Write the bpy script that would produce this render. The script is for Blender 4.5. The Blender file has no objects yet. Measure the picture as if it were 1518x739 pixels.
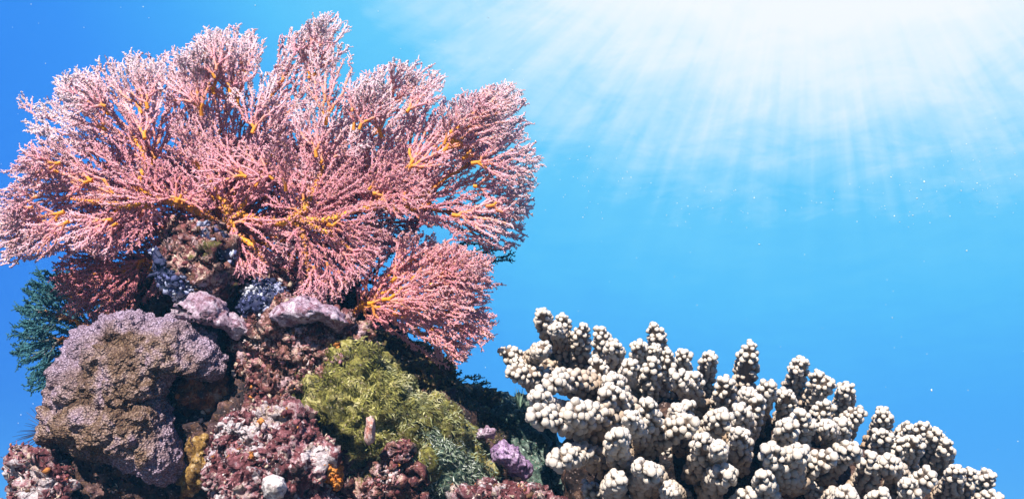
import bpy, math, random
import numpy as np
from mathutils import Vector, Matrix, kdtree

# ------------------------------------------------------------------ camera
FPX = 759.0 / math.tan(math.radians(30.0))      # focal length in photo pixels (60 degrees wide)
PITCH = math.radians(18.0)
FWD = np.array([0.0, math.cos(PITCH), math.sin(PITCH)])
RIGHT = np.array([1.0, 0.0, 0.0])
UP = np.array([0.0, -math.sin(PITCH), math.cos(PITCH)])

def PV(u, v, d):
    """photo pixel + distance along the view axis -> world points"""
    u = np.asarray(u, float); v = np.asarray(v, float); d = np.asarray(d, float)
    a = (u - 759.0) / FPX; b = (369.5 - v) / FPX
    return d[..., None] * (FWD + a[..., None] * RIGHT + b[..., None] * UP)

def P(u, v, d):
    return PV(np.array(u), np.array(v), np.array(d))

def direction(u, v):
    p = P(u, v, 1.0)
    return p / np.linalg.norm(p)

scene = bpy.context.scene
COL = scene.collection
cam_data = bpy.data.cameras.new('camera')
cam_data.sensor_fit = 'HORIZONTAL'
cam_data.angle = math.radians(60.0)
cam_data.clip_start = 0.02
cam_data.clip_end = 2000.0
cam = bpy.data.objects.new('camera', cam_data)
COL.objects.link(cam)
cam.rotation_euler = (math.pi / 2 + PITCH, 0, 0)
scene.camera = cam
scene.view_settings.view_transform = 'Standard'
scene.view_settings.look = 'None'
scene.view_settings.exposure = 1.22
scene.view_settings.gamma = 1.0
scene.view_settings.use_curve_mapping = False
scene.cycles.max_bounces = 5
scene.cycles.diffuse_bounces = 3

def lin(c):
    """0-255 display colour -> linear"""
    out = []
    for x in c:
        x = x / 255.0
        out.append(x / 12.92 if x <= 0.04045 else ((x + 0.055) / 1.055) ** 2.4)
    return tuple(out)

# ------------------------------------------------------------------ node helper
class NT:
    def __init__(self, tree):
        self.t = tree
    def n(self, kind, **props):
        nd = self.t.nodes.new(kind)
        for k, v in props.items():
            setattr(nd, k, v)
        return nd
    def put(self, sock, val):
        if isinstance(val, bpy.types.NodeSocket):
            self.t.links.new(val, sock)
        else:
            sock.default_value = val
    def math(self, op, a, b=None, c=None, clamp=False):
        nd = self.n('ShaderNodeMath', operation=op, use_clamp=clamp)
        self.put(nd.inputs[0], a)
        if b is not None: self.put(nd.inputs[1], b)
        if c is not None: self.put(nd.inputs[2], c)
        return nd.outputs[0]
    def dot(self, a, b):
        nd = self.n('ShaderNodeVectorMath', operation='DOT_PRODUCT')
        self.put(nd.inputs[0], a); self.put(nd.inputs[1], b)
        return nd.outputs['Value']
    def noise(self, vec, scale, detail=3.0, rough=0.5, dist=0.0):
        nd = self.n('ShaderNodeTexNoise')
        if vec is not None: self.put(nd.inputs['Vector'], vec)
        nd.inputs['Scale'].default_value = scale
        nd.inputs['Detail'].default_value = detail
        nd.inputs['Roughness'].default_value = rough
        nd.inputs['Distortion'].default_value = dist
        return nd.outputs['Fac']
    def voronoi(self, vec, scale, feature='F1', out='Distance', rnd=1.0):
        nd = self.n('ShaderNodeTexVoronoi', feature=feature)
        if vec is not None: self.put(nd.inputs['Vector'], vec)
        nd.inputs['Scale'].default_value = scale
        nd.inputs['Randomness'].default_value = rnd
        return nd.outputs[out]
    def maprange(self, x, a, b, c=0.0, d=1.0, smooth=True):
        nd = self.n('ShaderNodeMapRange', interpolation_type='SMOOTHSTEP' if smooth else 'LINEAR')
        self.put(nd.inputs['Value'], x)
        for k, q in zip(('From Min', 'From Max', 'To Min', 'To Max'), (a, b, c, d)):
            self.put(nd.inputs[k], q)
        return nd.outputs['Result']
    def ramp(self, fac, stops, interp='LINEAR'):
        nd = self.n('ShaderNodeValToRGB')
        cr = nd.color_ramp
        cr.interpolation = interp
        while len(cr.elements) < len(stops):
            cr.elements.new(0.5)
        for e, (p, c) in zip(cr.elements, stops):
            e.position = p; e.color = (c[0], c[1], c[2], 1.0)
        self.put(nd.inputs[0], fac)
        return nd.outputs['Color']
    def mix(self, fac, a, b, blend='MIX'):
        nd = self.n('ShaderNodeMix', data_type='RGBA', blend_type=blend)
        self.put(nd.inputs['Factor'], fac)
        for s, q in ((nd.inputs[6], a), (nd.inputs[7], b)):
            if isinstance(q, bpy.types.NodeSocket): self.t.links.new(q, s)
            else: s.default_value = (q[0], q[1], q[2], 1.0)
        return nd.outputs[2]

# ------------------------------------------------------------------ world: open water lit from the surface
world = bpy.data.worlds.new('World')
scene.world = world
world.use_nodes = True
wt = world.node_tree
for nd in list(wt.nodes): wt.nodes.remove(nd)
W = NT(wt)
SUNDIR = direction(1200, -300)                      # where the sun stands behind the surface
T2 = -(UP - SUNDIR * UP.dot(SUNDIR)); T2 /= np.linalg.norm(T2)
T1 = np.cross(T2, SUNDIR)
tc = W.n('ShaderNodeTexCoord')
wdir = tc.outputs['Generated']
ang = W.math('MULTIPLY', W.math('ARCCOSINE', W.math('MINIMUM', W.dot(wdir, tuple(SUNDIR)), 0.99999)), 180 / math.pi)
phi = W.math('ARCTAN2', W.dot(wdir, tuple(T1)), W.dot(wdir, tuple(T2)))
sphi = W.math('SINE', phi)
ang = W.math('MULTIPLY', ang, W.math('SUBTRACT', 1.0, W.math('MULTIPLY', W.math('MULTIPLY', W.math('MULTIPLY', sphi, sphi), 0.24), W.maprange(ang, 46, 22))))
# shafts of light that run outwards from the sun
cmb = W.n('ShaderNodeCombineXYZ')
W.put(cmb.inputs[0], W.math('MULTIPLY', phi, 9.0)); W.put(cmb.inputs[1], W.math('MULTIPLY', ang, 0.03))
shaft = W.noise(cmb.outputs[0], 2.3, 4.0, 0.5)
# ripples of the surface seen from below
sep = W.n('ShaderNodeSeparateXYZ'); W.put(sep.inputs[0], wdir)
zc = W.math('MAXIMUM', sep.outputs[2], 0.03)
cm2 = W.n('ShaderNodeCombineXYZ')
W.put(cm2.inputs[0], W.math('DIVIDE', sep.outputs[0], zc)); W.put(cm2.inputs[1], W.math('DIVIDE', sep.outputs[1], zc))
ripple = W.noise(cm2.outputs[0], 4.0, 5.0, 0.68, 0.4)
mid = W.math('MULTIPLY', W.maprange(ang, 8, 15), W.maprange(ang, 36, 20))
eff = W.math('SUBTRACT', ang, W.math('MULTIPLY', W.math('MULTIPLY', W.math('SUBTRACT', shaft, 0.5), 5.5), mid))
eff = W.math('SUBTRACT', eff, W.math('MULTIPLY', W.math('MULTIPLY', W.math('SUBTRACT', ripple, 0.5), 9.0), W.maprange(ang, 45, 20)))
broad = W.noise(wdir, 3.0, 2.0, 0.5)
eff = W.math('ADD', eff, W.math('MULTIPLY', W.math('SUBTRACT', broad, 0.5), 5.0))
wcol = W.ramp(W.math('DIVIDE', eff, 100.0), [
    (0.00, (1.0, 1.0, 1.0)), (0.12, lin((252, 254, 255))), (0.15, lin((234, 248, 254))),
    (0.18, lin((196, 235, 253))), (0.21, lin((148, 219, 252))), (0.238, lin((106, 205, 250))),
    (0.29, lin((89, 195, 249))), (0.36, lin((68, 167, 247))), (0.44, lin((55, 142, 243))),
    (0.52, lin((46, 125, 236))), (0.62, lin((33, 100, 220))), (0.95, lin((12, 60, 146))), (1.0, lin((10, 52, 130)))])
bg = W.n('ShaderNodeBackground'); W.put(bg.inputs[0], wcol); bg.inputs[1].default_value = 0.445 
wo = W.n('ShaderNodeOutputWorld'); wt.links.new(bg.outputs[0], wo.inputs[0])

# ------------------------------------------------------------------ sun lamp from the camera side, standing in for the strobe
sun_data = bpy.data.lights.new('sun', 'SUN')
sun_data.energy = 5.0
sun_data.angle = math.radians(0.5)
sun_data.color = (1.0, 0.89, 0.80)
sun = bpy.data.objects.new('sun', sun_data)
COL.objects.link(sun)
LIGHT_FROM = Vector((-0.25, -1.0, 0.76)).normalized()
sun.rotation_euler = LIGHT_FROM.to_track_quat('Z', 'Y').to_euler()

# ------------------------------------------------------------------ numpy noise
def _hash(ix, iy, iz, k):
    h = (ix * 374761393 + iy * 668265263 + iz * 2147483647 + k * 1274126177) & 0xFFFFFFFF
    h = ((h ^ (h >> 13)) * 1274126177) & 0xFFFFFFFF
    h = ((h ^ (h >> 16)) * 2246822519) & 0xFFFFFFFF
    return ((h ^ (h >> 15)) & 0xFFFFFF) / float(0xFFFFFF)

def vnoise(p, seed=0):
    p = np.asarray(p, float)
    i = np.floor(p).astype(np.int64); f = p - i
    w = f * f * f * (f * (f * 6 - 15) + 10)
    out = 0
    for dx in (0, 1):
        for dy in (0, 1):
            for dz in (0, 1):
                wt_ = (w[:, 0] if dx else 1 - w[:, 0]) * (w[:, 1] if dy else 1 - w[:, 1]) * (w[:, 2] if dz else 1 - w[:, 2])
                out = out + wt_ * _hash(i[:, 0] + dx, i[:, 1] + dy, i[:, 2] + dz, seed)
    return out

def fbm(p, seed=0, octaves=4, gain=0.5):
    a, s, o, tot = 1.0, 1.0, 0, 0
    for k in range(octaves):
        o = o + a * (vnoise(np.asarray(p) * s, seed + k * 17) * 2 - 1); tot += a
        a *= gain; s *= 2.03
    return o / tot

def worley(p, seed=0):
    p = np.asarray(p, float)
    i = np.floor(p).astype(np.int64)
    best = np.full(len(p), 9.0)
    for dx in (-1, 0, 1):
        for dy in (-1, 0, 1):
            for dz in (-1, 0, 1):
                c = i + np.array([dx, dy, dz])
                q = np.stack([_hash(c[:, 0], c[:, 1], c[:, 2], seed + s) for s in (1, 2, 3)], 1) + c
                best = np.minimum(best, ((q - p) ** 2).sum(1))
    return np.sqrt(best)

# ------------------------------------------------------------------ mesh helpers
def mesh_np(name, verts, tris=None, quads=None, smooth=True, col=None):
    me = bpy.data.meshes.new(name)
    verts = np.asarray(verts, np.float32)
    loops, starts, n = [], [], 0
    if tris is not None and len(tris):
        tris = np.asarray(tris, np.int32); loops.append(tris.ravel()); starts.append(np.arange(len(tris)) * 3); n = len(tris) * 3
    if quads is not None and len(quads):
        quads = np.asarray(quads, np.int32); loops.append(quads.ravel()); starts.append(n + np.arange(len(quads)) * 4)
    loops = np.concatenate(loops).astype(np.int32); starts = np.concatenate(starts).astype(np.int32)
    me.vertices.add(len(verts)); me.vertices.foreach_set('co', verts.ravel())
    me.loops.add(len(loops)); me.loops.foreach_set('vertex_index', loops)
    me.polygons.add(len(starts)); me.polygons.foreach_set('loop_start', starts)
    me.update(calc_edges=True)
    me.polygons.foreach_set('use_smooth', np.full(len(starts), smooth, bool))
    if col is not None:
        at = me.color_attributes.new('Col', 'FLOAT_COLOR', 'POINT')
        c4 = np.ones((len(verts), 4), np.float32); c4[:, :3] = col
        at.data.foreach_set('color', c4.ravel())
    me.update()
    return me

def link(name, me, mat, parent=None):
    o = bpy.data.objects.new(name, me)
    COL.objects.link(o)
    if me is not None and mat is not None and not me.materials: me.materials.append(mat)
    if parent is not None: o.parent = parent
    return o

def tag(o, label=None, cat=None, group=None, kind=None):
    if label: o['label'] = label
    if cat: o['category'] = cat
    if group: o['group'] = group
    if kind: o['kind'] = kind
    return o

def empty(name, loc, label=None, cat=None, group=None):
    o = bpy.data.objects.new(name, None)
    COL.objects.link(o)
    o.location = Vector(loc); o.empty_display_size = 0.02
    return tag(o, label, cat, group)

def under(o, parent):
    """parent a mesh that is laid out in world coordinates"""
    o.parent = parent
    o.matrix_parent_inverse = Matrix.Translation(-Vector(parent.location))
    return o

def vert_normals(verts, tris):
    fn = np.cross(verts[tris[:, 1]] - verts[tris[:, 0]], verts[tris[:, 2]] - verts[tris[:, 0]])
    n = np.zeros_like(verts)
    for k in range(3): np.add.at(n, tris[:, k], fn)
    return n / (np.linalg.norm(n, axis=1, keepdims=True) + 1e-12)

_ico = {}
def ico(sub):
    if sub not in _ico:
        import bmesh
        bm = bmesh.new(); bmesh.ops.create_icosphere(bm, subdivisions=sub, radius=1.0)
        bm.verts.ensure_lookup_table()
        v = np.array([q.co[:] for q in bm.verts]); f = np.array([[q.index for q in t.verts] for t in bm.faces])
        bm.free(); _ico[sub] = (v, f)
    v, f = _ico[sub]
    return v.copy(), f.copy()

def star_radius(center, poly, theta):
    """distance from centre to a polygon outline along angle theta"""
    pu = np.array(poly, float) - np.array(center, float)
    q = np.roll(pu, -1, 0)
    # resample the outline finely, smooth a little
    t = np.linspace(0, 1, 24, endpoint=False)
    pts = (pu[:, None, :] * (1 - t)[None, :, None] + q[:, None, :] * t[None, :, None]).reshape(-1, 2)
    for _ in range(6): pts = (np.roll(pts, 1, 0) + pts * 2 + np.roll(pts, -1, 0)) / 4
    a = np.arctan2(pts[:, 1], pts[:, 0]); r = np.hypot(pts[:, 0], pts[:, 1])
    o = np.argsort(a); a = a[o]; r = r[o]
    return np.interp(theta, np.concatenate([[a[-1] - 2 * math.pi], a, [a[0] + 2 * math.pi]]), np.concatenate([[r[-1]], r, [r[0]]]))

def blob(center, poly, d, tf, tb, disp, sub=6, power=1.0, tilt=(0, 0), extra=None, seed=0):
    """solid lump whose outline follows poly; d = distance of its rim, tf/tb = bulge to the front/back (m);
    disp = [(kind, amplitude m, frequency 1/m)]"""
    v, f = ico(sub)
    th = np.arctan2(v[:, 1], v[:, 0]); rho = np.hypot(v[:, 0], v[:, 1]) ** power
    R = star_radius(center, poly, th)
    u = center[0] + rho * R * np.cos(th); w = center[1] + rho * R * np.sin(th)
    z = v[:, 2]
    dep = d - np.where(z > 0, z * tf, z * tb) + tilt[0] * (u - center[0]) / FPX + tilt[1] * (w - center[1]) / FPX
    if extra is not None: dep = dep + extra(u, w, z)
    p = PV(u, w, dep)
    f = f[:, ::-1] if np.dot(np.cross(p[f[0, 1]] - p[f[0, 0]], p[f[0, 2]] - p[f[0, 0]]), p[f[0, 0]] - p.mean(0)) < 0 else f
    for kind, amp, fr in disp:
        n = vert_normals(p, f)
        q = p * fr + seed * 13.7
        if kind == 'fbm': h = fbm(q, seed, 4)
        elif kind == 'fine': h = fbm(q, seed + 5, 3, 0.65)
        elif kind == 'knob': h = 0.9 - 1.5 * worley(q, seed + 3)
        elif kind == 'pit': h = -np.clip(0.62 - worley(q, seed + 9), 0, 1) * 2
        elif kind == 'ridge': h = 0.5 - np.abs(fbm(q, seed + 2, 3)) * 2.5
        p = p + n * (h * amp)[:, None]
    return p, f, dict(u=u, w=w, rho=rho, z=z)

# ------------------------------------------------------------------ materials
def principled(name, rough=0.65, spec=0.25):
    m = bpy.data.materials.new(name); m.use_nodes = True
    N = NT(m.node_tree)
    b = m.node_tree.nodes['Principled BSDF']
    b.inputs['Roughness'].default_value = rough
    b.inputs['Specular IOR Level'].default_value = spec
    return m, N, b

def bump(N, b, h, strength, dist):
    nd = N.n('ShaderNodeBump'); nd.inputs['Strength'].default_value = strength; nd.inputs['Distance'].default_value = dist
    N.put(nd.inputs['Height'], h); N.t.links.new(nd.outputs[0], b.inputs['Normal'])

def attr_mat(name, rough=0.6, spec=0.2, var=0.25, scale=400.0, bumpd=0.0, bscale=500.0, sss=0.0):
    m, N, b = principled(name, rough, spec)
    at = N.n('ShaderNodeAttribute', attribute_name='Col')
    tcn = N.n('ShaderNodeTexCoord')
    nz = N.noise(tcn.outputs['Object'], scale, 3.0, 0.6)
    dark = N.mix(1.0, at.outputs['Color'], (1 - var, 1 - var, 1 - var), 'MULTIPLY')
    N.put(b.inputs['Base Color'], N.mix(nz, dark, at.outputs['Color']))
    if bumpd: bump(N, b, N.noise(tcn.outputs['Object'], bscale, 4.0, 0.6), 0.6, bumpd)
    if sss:
        b.inputs['Subsurface Weight'].default_value = sss
        b.inputs['Subsurface Radius'].default_value = (0.004, 0.003, 0.002)
        b.inputs['Subsurface Scale'].default_value = 0.5
    return m

def crust_mat(name, stops, spots=None, scale=60.0, fine=260.0, rough=0.7, bumpd=0.003):
    """encrusted rock: patches of different growth, fine specks"""
    m, N, b = principled(name, rough, 0.25)
    tcn = N.n('ShaderNodeTexCoord'); O = tcn.outputs['Object']
    big = N.noise(O, scale, 5.0, 0.68, 0.6)
    warp = N.n('ShaderNodeTexNoise'); N.put(warp.inputs['Vector'], O); warp.inputs['Scale'].default_value = scale * 1.3; warp.inputs['Detail'].default_value = 4.0
    wv = N.n('ShaderNodeVectorMath', operation='MULTIPLY_ADD'); N.put(wv.inputs[0], warp.outputs['Color']); wv.inputs[1].default_value = (0.03, 0.03, 0.03); N.put(wv.inputs[2], O)
    cells = N.n('ShaderNodeSeparateColor'); N.put(cells.inputs[0], N.voronoi(wv.outputs[0], scale * 0.75, out='Color'))
    fac = N.math('ADD', N.math('MULTIPLY', N.maprange(big, 0.28, 0.72, smooth=False), 0.62), N.math('MULTIPLY', cells.outputs[0], 0.38))
    c = N.ramp(N.maprange(fac, 0.22, 0.78, smooth=False), stops)
    if spots:
        for col, sc, lo, hi in spots:
            s = N.noise(O, sc, 4.0, 0.7, 0.3)
            c = N.mix(N.maprange(s, lo, hi), c, col)
    f1 = N.noise(O, fine, 4.0, 0.7)
    c = N.mix(N.maprange(f1, 0.35, 0.62), N.mix(1.0, c, (0.42, 0.36, 0.38), 'MULTIPLY'), c)
    v = N.voronoi(O, fine * 0.8)
    c = N.mix(N.maprange(v, 0.28, 0.1, 0.0, 0.35), c, (0.62, 0.5, 0.48))
    N.put(b.inputs['Base Color'], c)
    bump(N, b, N.math('ADD', f1, N.math('MULTIPLY', N.noise(O, fine * 3, 3.0, 0.6), 0.4)), 0.9, bumpd)
    return m

MAROON = (0.13, 0.036, 0.042); PINK = (0.42, 0.20, 0.22); BROWN = (0.12, 0.065, 0.036); CREAM = (0.54, 0.44, 0.34)
LILAC = (0.50, 0.42, 0.50); OLIVE = (0.13, 0.12, 0.03); DARK = (0.05, 0.03, 0.032); RUST = (0.36, 0.13, 0.04)
M_ROCK = crust_mat('maroon_crust', [(0.0, DARK), (0.25, MAROON), (0.42, (0.22, 0.09, 0.08)), (0.55, BROWN), (0.68, (0.34, 0.15, 0.15)), (0.82, CREAM), (1.0, PINK)],
                   [((0.46, 0.33, 0.36), 34.0, 0.55, 0.61), (DARK, 55.0, 0.55, 0.62), (OLIVE, 30.0, 0.60, 0.68)])
M_ROCK_PALE = crust_mat('pale_crust', [(0.0, DARK), (0.2, MAROON), (0.42, (0.20, 0.07, 0.08)), (0.57, (0.30, 0.13, 0.15)), (0.7, (0.40, 0.30, 0.33)), (0.85, CREAM), (1.0, (0.54, 0.48, 0.51))],
                        [(MAROON, 50.0, 0.54, 0.62), ((0.58, 0.54, 0.56), 26.0, 0.53, 0.58), (RUST, 35.0, 0.66, 0.72)])
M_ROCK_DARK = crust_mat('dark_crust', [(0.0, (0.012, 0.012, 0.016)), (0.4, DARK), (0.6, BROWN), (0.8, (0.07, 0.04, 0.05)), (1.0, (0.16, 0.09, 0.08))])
M_BASE = crust_mat('reef_limestone', [(0.0, DARK), (0.3, BROWN), (0.5, MAROON), (0.7, (0.17, 0.11, 0.07)), (1.0, (0.3, 0.2, 0.17))], scale=22.0, fine=120.0)
M_LILAC = crust_mat('lilac_coralline', [(0.0, (0.20, 0.09, 0.12)), (0.35, (0.32, 0.22, 0.30)), (0.65, (0.46, 0.38, 0.47)), (1.0, (0.60, 0.54, 0.62))], scale=80.0, fine=420.0, bumpd=0.0015)
M_VIOLET = crust_mat('violet_coralline', [(0.0, (0.17, 0.10, 0.22)), (0.5, (0.34, 0.23, 0.42)), (1.0, (0.55, 0.45, 0.62))], scale=90.0, fine=420.0, bumpd=0.0015)
M_BRIDGE = crust_mat('algae_ridge', [(0.0, (0.02, 0.018, 0.012)), (0.35, (0.06, 0.045, 0.02)), (0.6, (0.11, 0.10, 0.03)), (0.8, (0.10, 0.05, 0.025)), (1.0, (0.2, 0.15, 0.07))], scale=70.0)
M_ORANGE = crust_mat('orange_sponge', [(0.0, (0.5, 0.14, 0.015)), (0.5, (0.72, 0.26, 0.03)), (1.0, (0.8, 0.42, 0.12))], scale=90.0, fine=380.0, bumpd=0.0012)
M_YELLOW = crust_mat('mustard_sponge', [(0.0, (0.10, 0.055, 0.02)), (0.5, (0.30, 0.18, 0.04)), (0.8, (0.42, 0.28, 0.09)), (1.0, (0.55, 0.46, 0.28))], scale=80.0, fine=300.0)
M_WHITE = crust_mat('white_growth', [(0.0, (0.5, 0.48, 0.46)), (0.5, (0.72, 0.72, 0.70)), (1.0, (0.8, 0.8, 0.8))], scale=90.0, fine=300.0, bumpd=0.0015)
M_TEAL = crust_mat('turquoise_algae', [(0.0, (0.015, 0.035, 0.03)), (0.4, (0.04, 0.08, 0.06)), (0.7, (0.09, 0.16, 0.12)), (1.0, (0.24, 0.33, 0.28))], scale=60.0)
M_BITS = attr_mat('crust_bits', 0.7, 0.2, 0.4, 300.0, 0.0015, 900.0)
M_GREEN = attr_mat('green_algae', 0.6, 0.25, 0.3, 260.0)
M_FAN = attr_mat('gorgonian', 0.6, 0.2, 0.12, 500.0)
_t = NT(M_FAN.node_tree); _b = M_FAN.node_tree.nodes['Principled BSDF']; _o = M_FAN.node_tree.nodes['Material Output']
_tr = _t.n('ShaderNodeBsdfTranslucent'); _mx = _t.n('ShaderNodeMixShader'); _mx.inputs[0].default_value = 0.3     # thin living tissue lets light through
_t.t.links.new(_b.inputs['Base Color'].links[0].from_socket, _tr.inputs[0])
_t.t.links.new(_b.outputs[0], _mx.inputs[1]); _t.t.links.new(_tr.outputs[0], _mx.inputs[2]); _t.t.links.new(_mx.outputs[0], _o.inputs[0])
M_STEM = attr_mat('orange_stem', 0.6, 0.25, 0.35, 250.0, 0.0012, 600.0)
M_STAG = attr_mat('finger_coral', 0.55, 0.3, 0.18, 420.0, 0.0007, 1400.0)
M_SAND = crust_mat('seabed_rubble', [(0.0, (0.03, 0.035, 0.035)), (0.5, (0.07, 0.07, 0.06)), (1.0, (0.12, 0.11, 0.09))], scale=1.2, fine=9.0, bumpd=0.03)
m, N, b = principled('dark_spine', 0.4, 0.4); b.inputs['Base Color'].default_value = (0.012, 0.02, 0.05, 1); M_SPINE = m
m, N, b = principled('drifting_fleck', 0.5, 0.4); b.inputs['Base Color'].default_value = (0.5, 0.62, 0.62, 1); M_FLECK = m

# ------------------------------------------------------------------ setting: seabed and reef rock below the frame
SEABED = -1.25
g = np.linspace(-1, 1, 121)
gx = np.sign(g) * (np.abs(g) ** 3) * 300.0
X, Y = np.meshgrid(gx, gx + 1.0)
pts = np.stack([X.ravel(), Y.ravel(), np.zeros(X.size)], 1)
pts[:, 2] = SEABED + 0.10 * fbm(pts * 0.7, 3, 4) * np.clip(np.hypot(pts[:, 0], pts[:, 1]) / 1.0, 0.2, 1) + 0.25 * fbm(pts * 0.06, 8, 2)
k = np.arange(120); I, J = np.meshgrid(k, k)
a = (J * 121 + I).ravel()
tag(link('seabed', mesh_np('seabed', pts, quads=np.stack([a, a + 1, a + 122, a + 121], 1)), M_SAND), 'dim rubble seabed below the coral outcrop', kind='structure')

def pedestal(name, uL, uR, d, vtop, thick, label, seed):
    """the reef outcrop that carries everything, from just inside the frame down to the seabed"""
    n, r = 160, 90
    th = np.linspace(0, 2 * math.pi, n, endpoint=False); s = np.linspace(0, 1, r)
    TH, S = np.meshgrid(th, s)
    cL = P(uL, vtop, d); cR = P(uR, vtop, d)
    c = (cL + cR) / 2; half = (cR[0] - cL[0]) / 2
    # s: 0..0.3 domed top, then the flanks to below the seabed
    rr = np.where(S < 0.35, np.sin(S / 0.35 * math.pi / 2), 1.0 + 0.35 * ((S - 0.35) / 0.65))
    zz = np.where(S < 0.35, 0.08 * (np.cos(S / 0.35 * math.pi / 2) - 1), -0.08 + (SEABED - 0.2 - c[2] + 0.08) * (S - 0.35) / 0.65)
    p = np.stack([c[0] + half * rr * np.cos(TH), c[1] + thick * rr * np.sin(TH), c[2] + zz], -1).reshape(-1, 3)
    a = (np.arange(r - 1)[:, None] * n + np.arange(n)[None, :]); bq = np.roll(a, -1, 1)
    quads = np.stack([a, a + n, bq + n, bq], -1).reshape(-1, 4)
    out = np.stack([np.cos(TH), np.sin(TH), 0.3 * np.ones_like(TH)], -1).reshape(-1, 3)
    p = p + out * ((0.035 * fbm(p * 6, seed) + 0.014 * fbm(p * 28, seed + 4)) * np.clip(rr.ravel() * 2, 0, 1))[:, None]
    return tag(link(name, mesh_np(name, p, quads=quads), M_BASE), label, kind='structure')

pedestal('reef_rock', 70, 790, 1.02, 752, 0.17, 'rough limestone outcrop under the sea fans', 21)
pedestal('reef_rock', 860, 1440, 0.93, 800, 0.16, 'rough limestone outcrop under the finger coral', 22)

# ------------------------------------------------------------------ small growth scattered on a surface
def scatter_bits(p, f, n, size, palette, rng, keep=None, lift=0.3, flat=0.7):
    """little lumps of crust; returns verts, tris, colours"""
    nr = vert_normals(p, f)
    idx = np.arange(len(p)) if keep is None else np.nonzero(keep)[0]
    idx = rng.choice(idx, n)
    ov, of = ico(1)
    S = size * (0.3 + rng.random(n) ** 3 * 1.5)
    base = p[idx] + rng.normal(0, 0.0006, (n, 3))
    dirs = nr[idx] + rng.normal(0, 0.35, (n, 3)); dirs /= np.linalg.norm(dirs, axis=1, keepdims=True)
    t1 = np.cross(dirs, rng.normal(0, 1, (n, 3))); t1 /= np.linalg.norm(t1, axis=1, keepdims=True)
    t2 = np.cross(dirs, t1)
    sx = S * (0.6 + rng.random(n)); sy = S * (0.6 + rng.random(n)); sz = S * flat * (0.5 + rng.random(n) * 1.2)
    j = 1 + rng.normal(0, 0.42, (n, len(ov), 1))
    loc = ov[None] * j
    v = base[:, None] + loc[..., :1] * (sx[:, None] * t1)[:, None] + loc[..., 1:2] * (sy[:, None] * t2)[:, None] + (loc[..., 2:3] + lift) * (sz[:, None] * dirs)[:, None]
    tr = of[None] + (np.arange(n) * len(ov))[:, None, None]
    pal = np.array([c for c, w in palette]); wts = np.array([w for c, w in palette], float); wts /= wts.sum()
    # neighbouring bits tend to share a colour
    field = (fbm(base * 55.0, 77, 3) * 0.5 + 0.5) + rng.normal(0, 0.05, n)
    rank = np.argsort(np.argsort(field)) / n
    ci = np.searchsorted(np.cumsum(wts), rank).clip(0, len(pal) - 1)
    c = pal[ci] * (0.7 + 0.6 * rng.random((n, 1)))
    return v.reshape(-1, 3), tr.reshape(-1, 3), np.repeat(c, len(ov), 0)

def leaf_scatter(p, f, n, size, rng, keep, flow, cols, colfun):
    """small curled fronds lying along a flow direction"""
    nr = vert_normals(p, f)
    idx = rng.choice(np.nonzero(keep)[0], n)
    base = p[idx]; nn = nr[idx]
    fl = flow(base) + rng.normal(0, 0.7, (n, 3))
    fl -= nn * (fl * nn).sum(1, keepdims=True) * 0.8
    fl += nn * rng.uniform(0.05, 0.45, (n, 1)); fl /= np.linalg.norm(fl, axis=1, keepdims=True)
    sd = np.cross(fl, nn); sd /= np.linalg.norm(sd, axis=1, keepdims=True) + 1e-9
    L = size * (0.5 + rng.random(n)); Wd = L * rng.uniform(0.05, 0.14, n)
    rows = []
    for t, w in ((0, 0.3), (0.5, 1.0), (1.0, 0.3)):
        ce = base + fl * (L * t)[:, None] + nn * (L * 0.28 * math.sin(t * 2.6))[:, None]
        cup = nn * (Wd * 0.5 * rng.uniform(-1, 1, n))[:, None]
        rows += [ce - sd * (Wd * w)[:, None] + cup, ce, ce + sd * (Wd * w)[:, None] + cup * 0.6]
    v = np.stack(rows, 1)
    qd = []
    for r in range(2):
        for k in range(2):
            qd.append([r * 3 + k, r * 3 + k + 1, r * 3 + k + 4, r * 3 + k + 3])
    q = np.array(qd)[None] + (np.arange(n) * 9)[:, None, None]
    c = colfun(base, rng)
    c = np.repeat(c, 9, 0)
    sh = np.tile(np.repeat([0.8, 1.0, 1.2], 3), n)
    return v.reshape(-1, 3), q.reshape(-1, 4), c * sh[:, None]

PAL_MAROON = [((0.5, 0.2, 0.05), .5), (DARK, 1.2), (MAROON, 3), ((0.22, 0.08, 0.08), 2), (BROWN, 1.2), (PINK, 1.6), (CREAM, 1.0), ((0.6, 0.5, 0.5), 0.8)]
PAL_PALE = [((0.5, 0.2, 0.05), .5), (DARK, 1), (MAROON, 2), ((0.22, 0.08, 0.09), 1.6), (PINK, 1), (CREAM, 1), (LILAC, .8), ((0.58, 0.54, 0.57), 1)]
PAL_DARK = [((0.01, 0.01, 0.02), 3), (DARK, 2), (BROWN, 1.5), ((0.12, 0.05, 0.06), 1), (CREAM, 0.25)]

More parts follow.
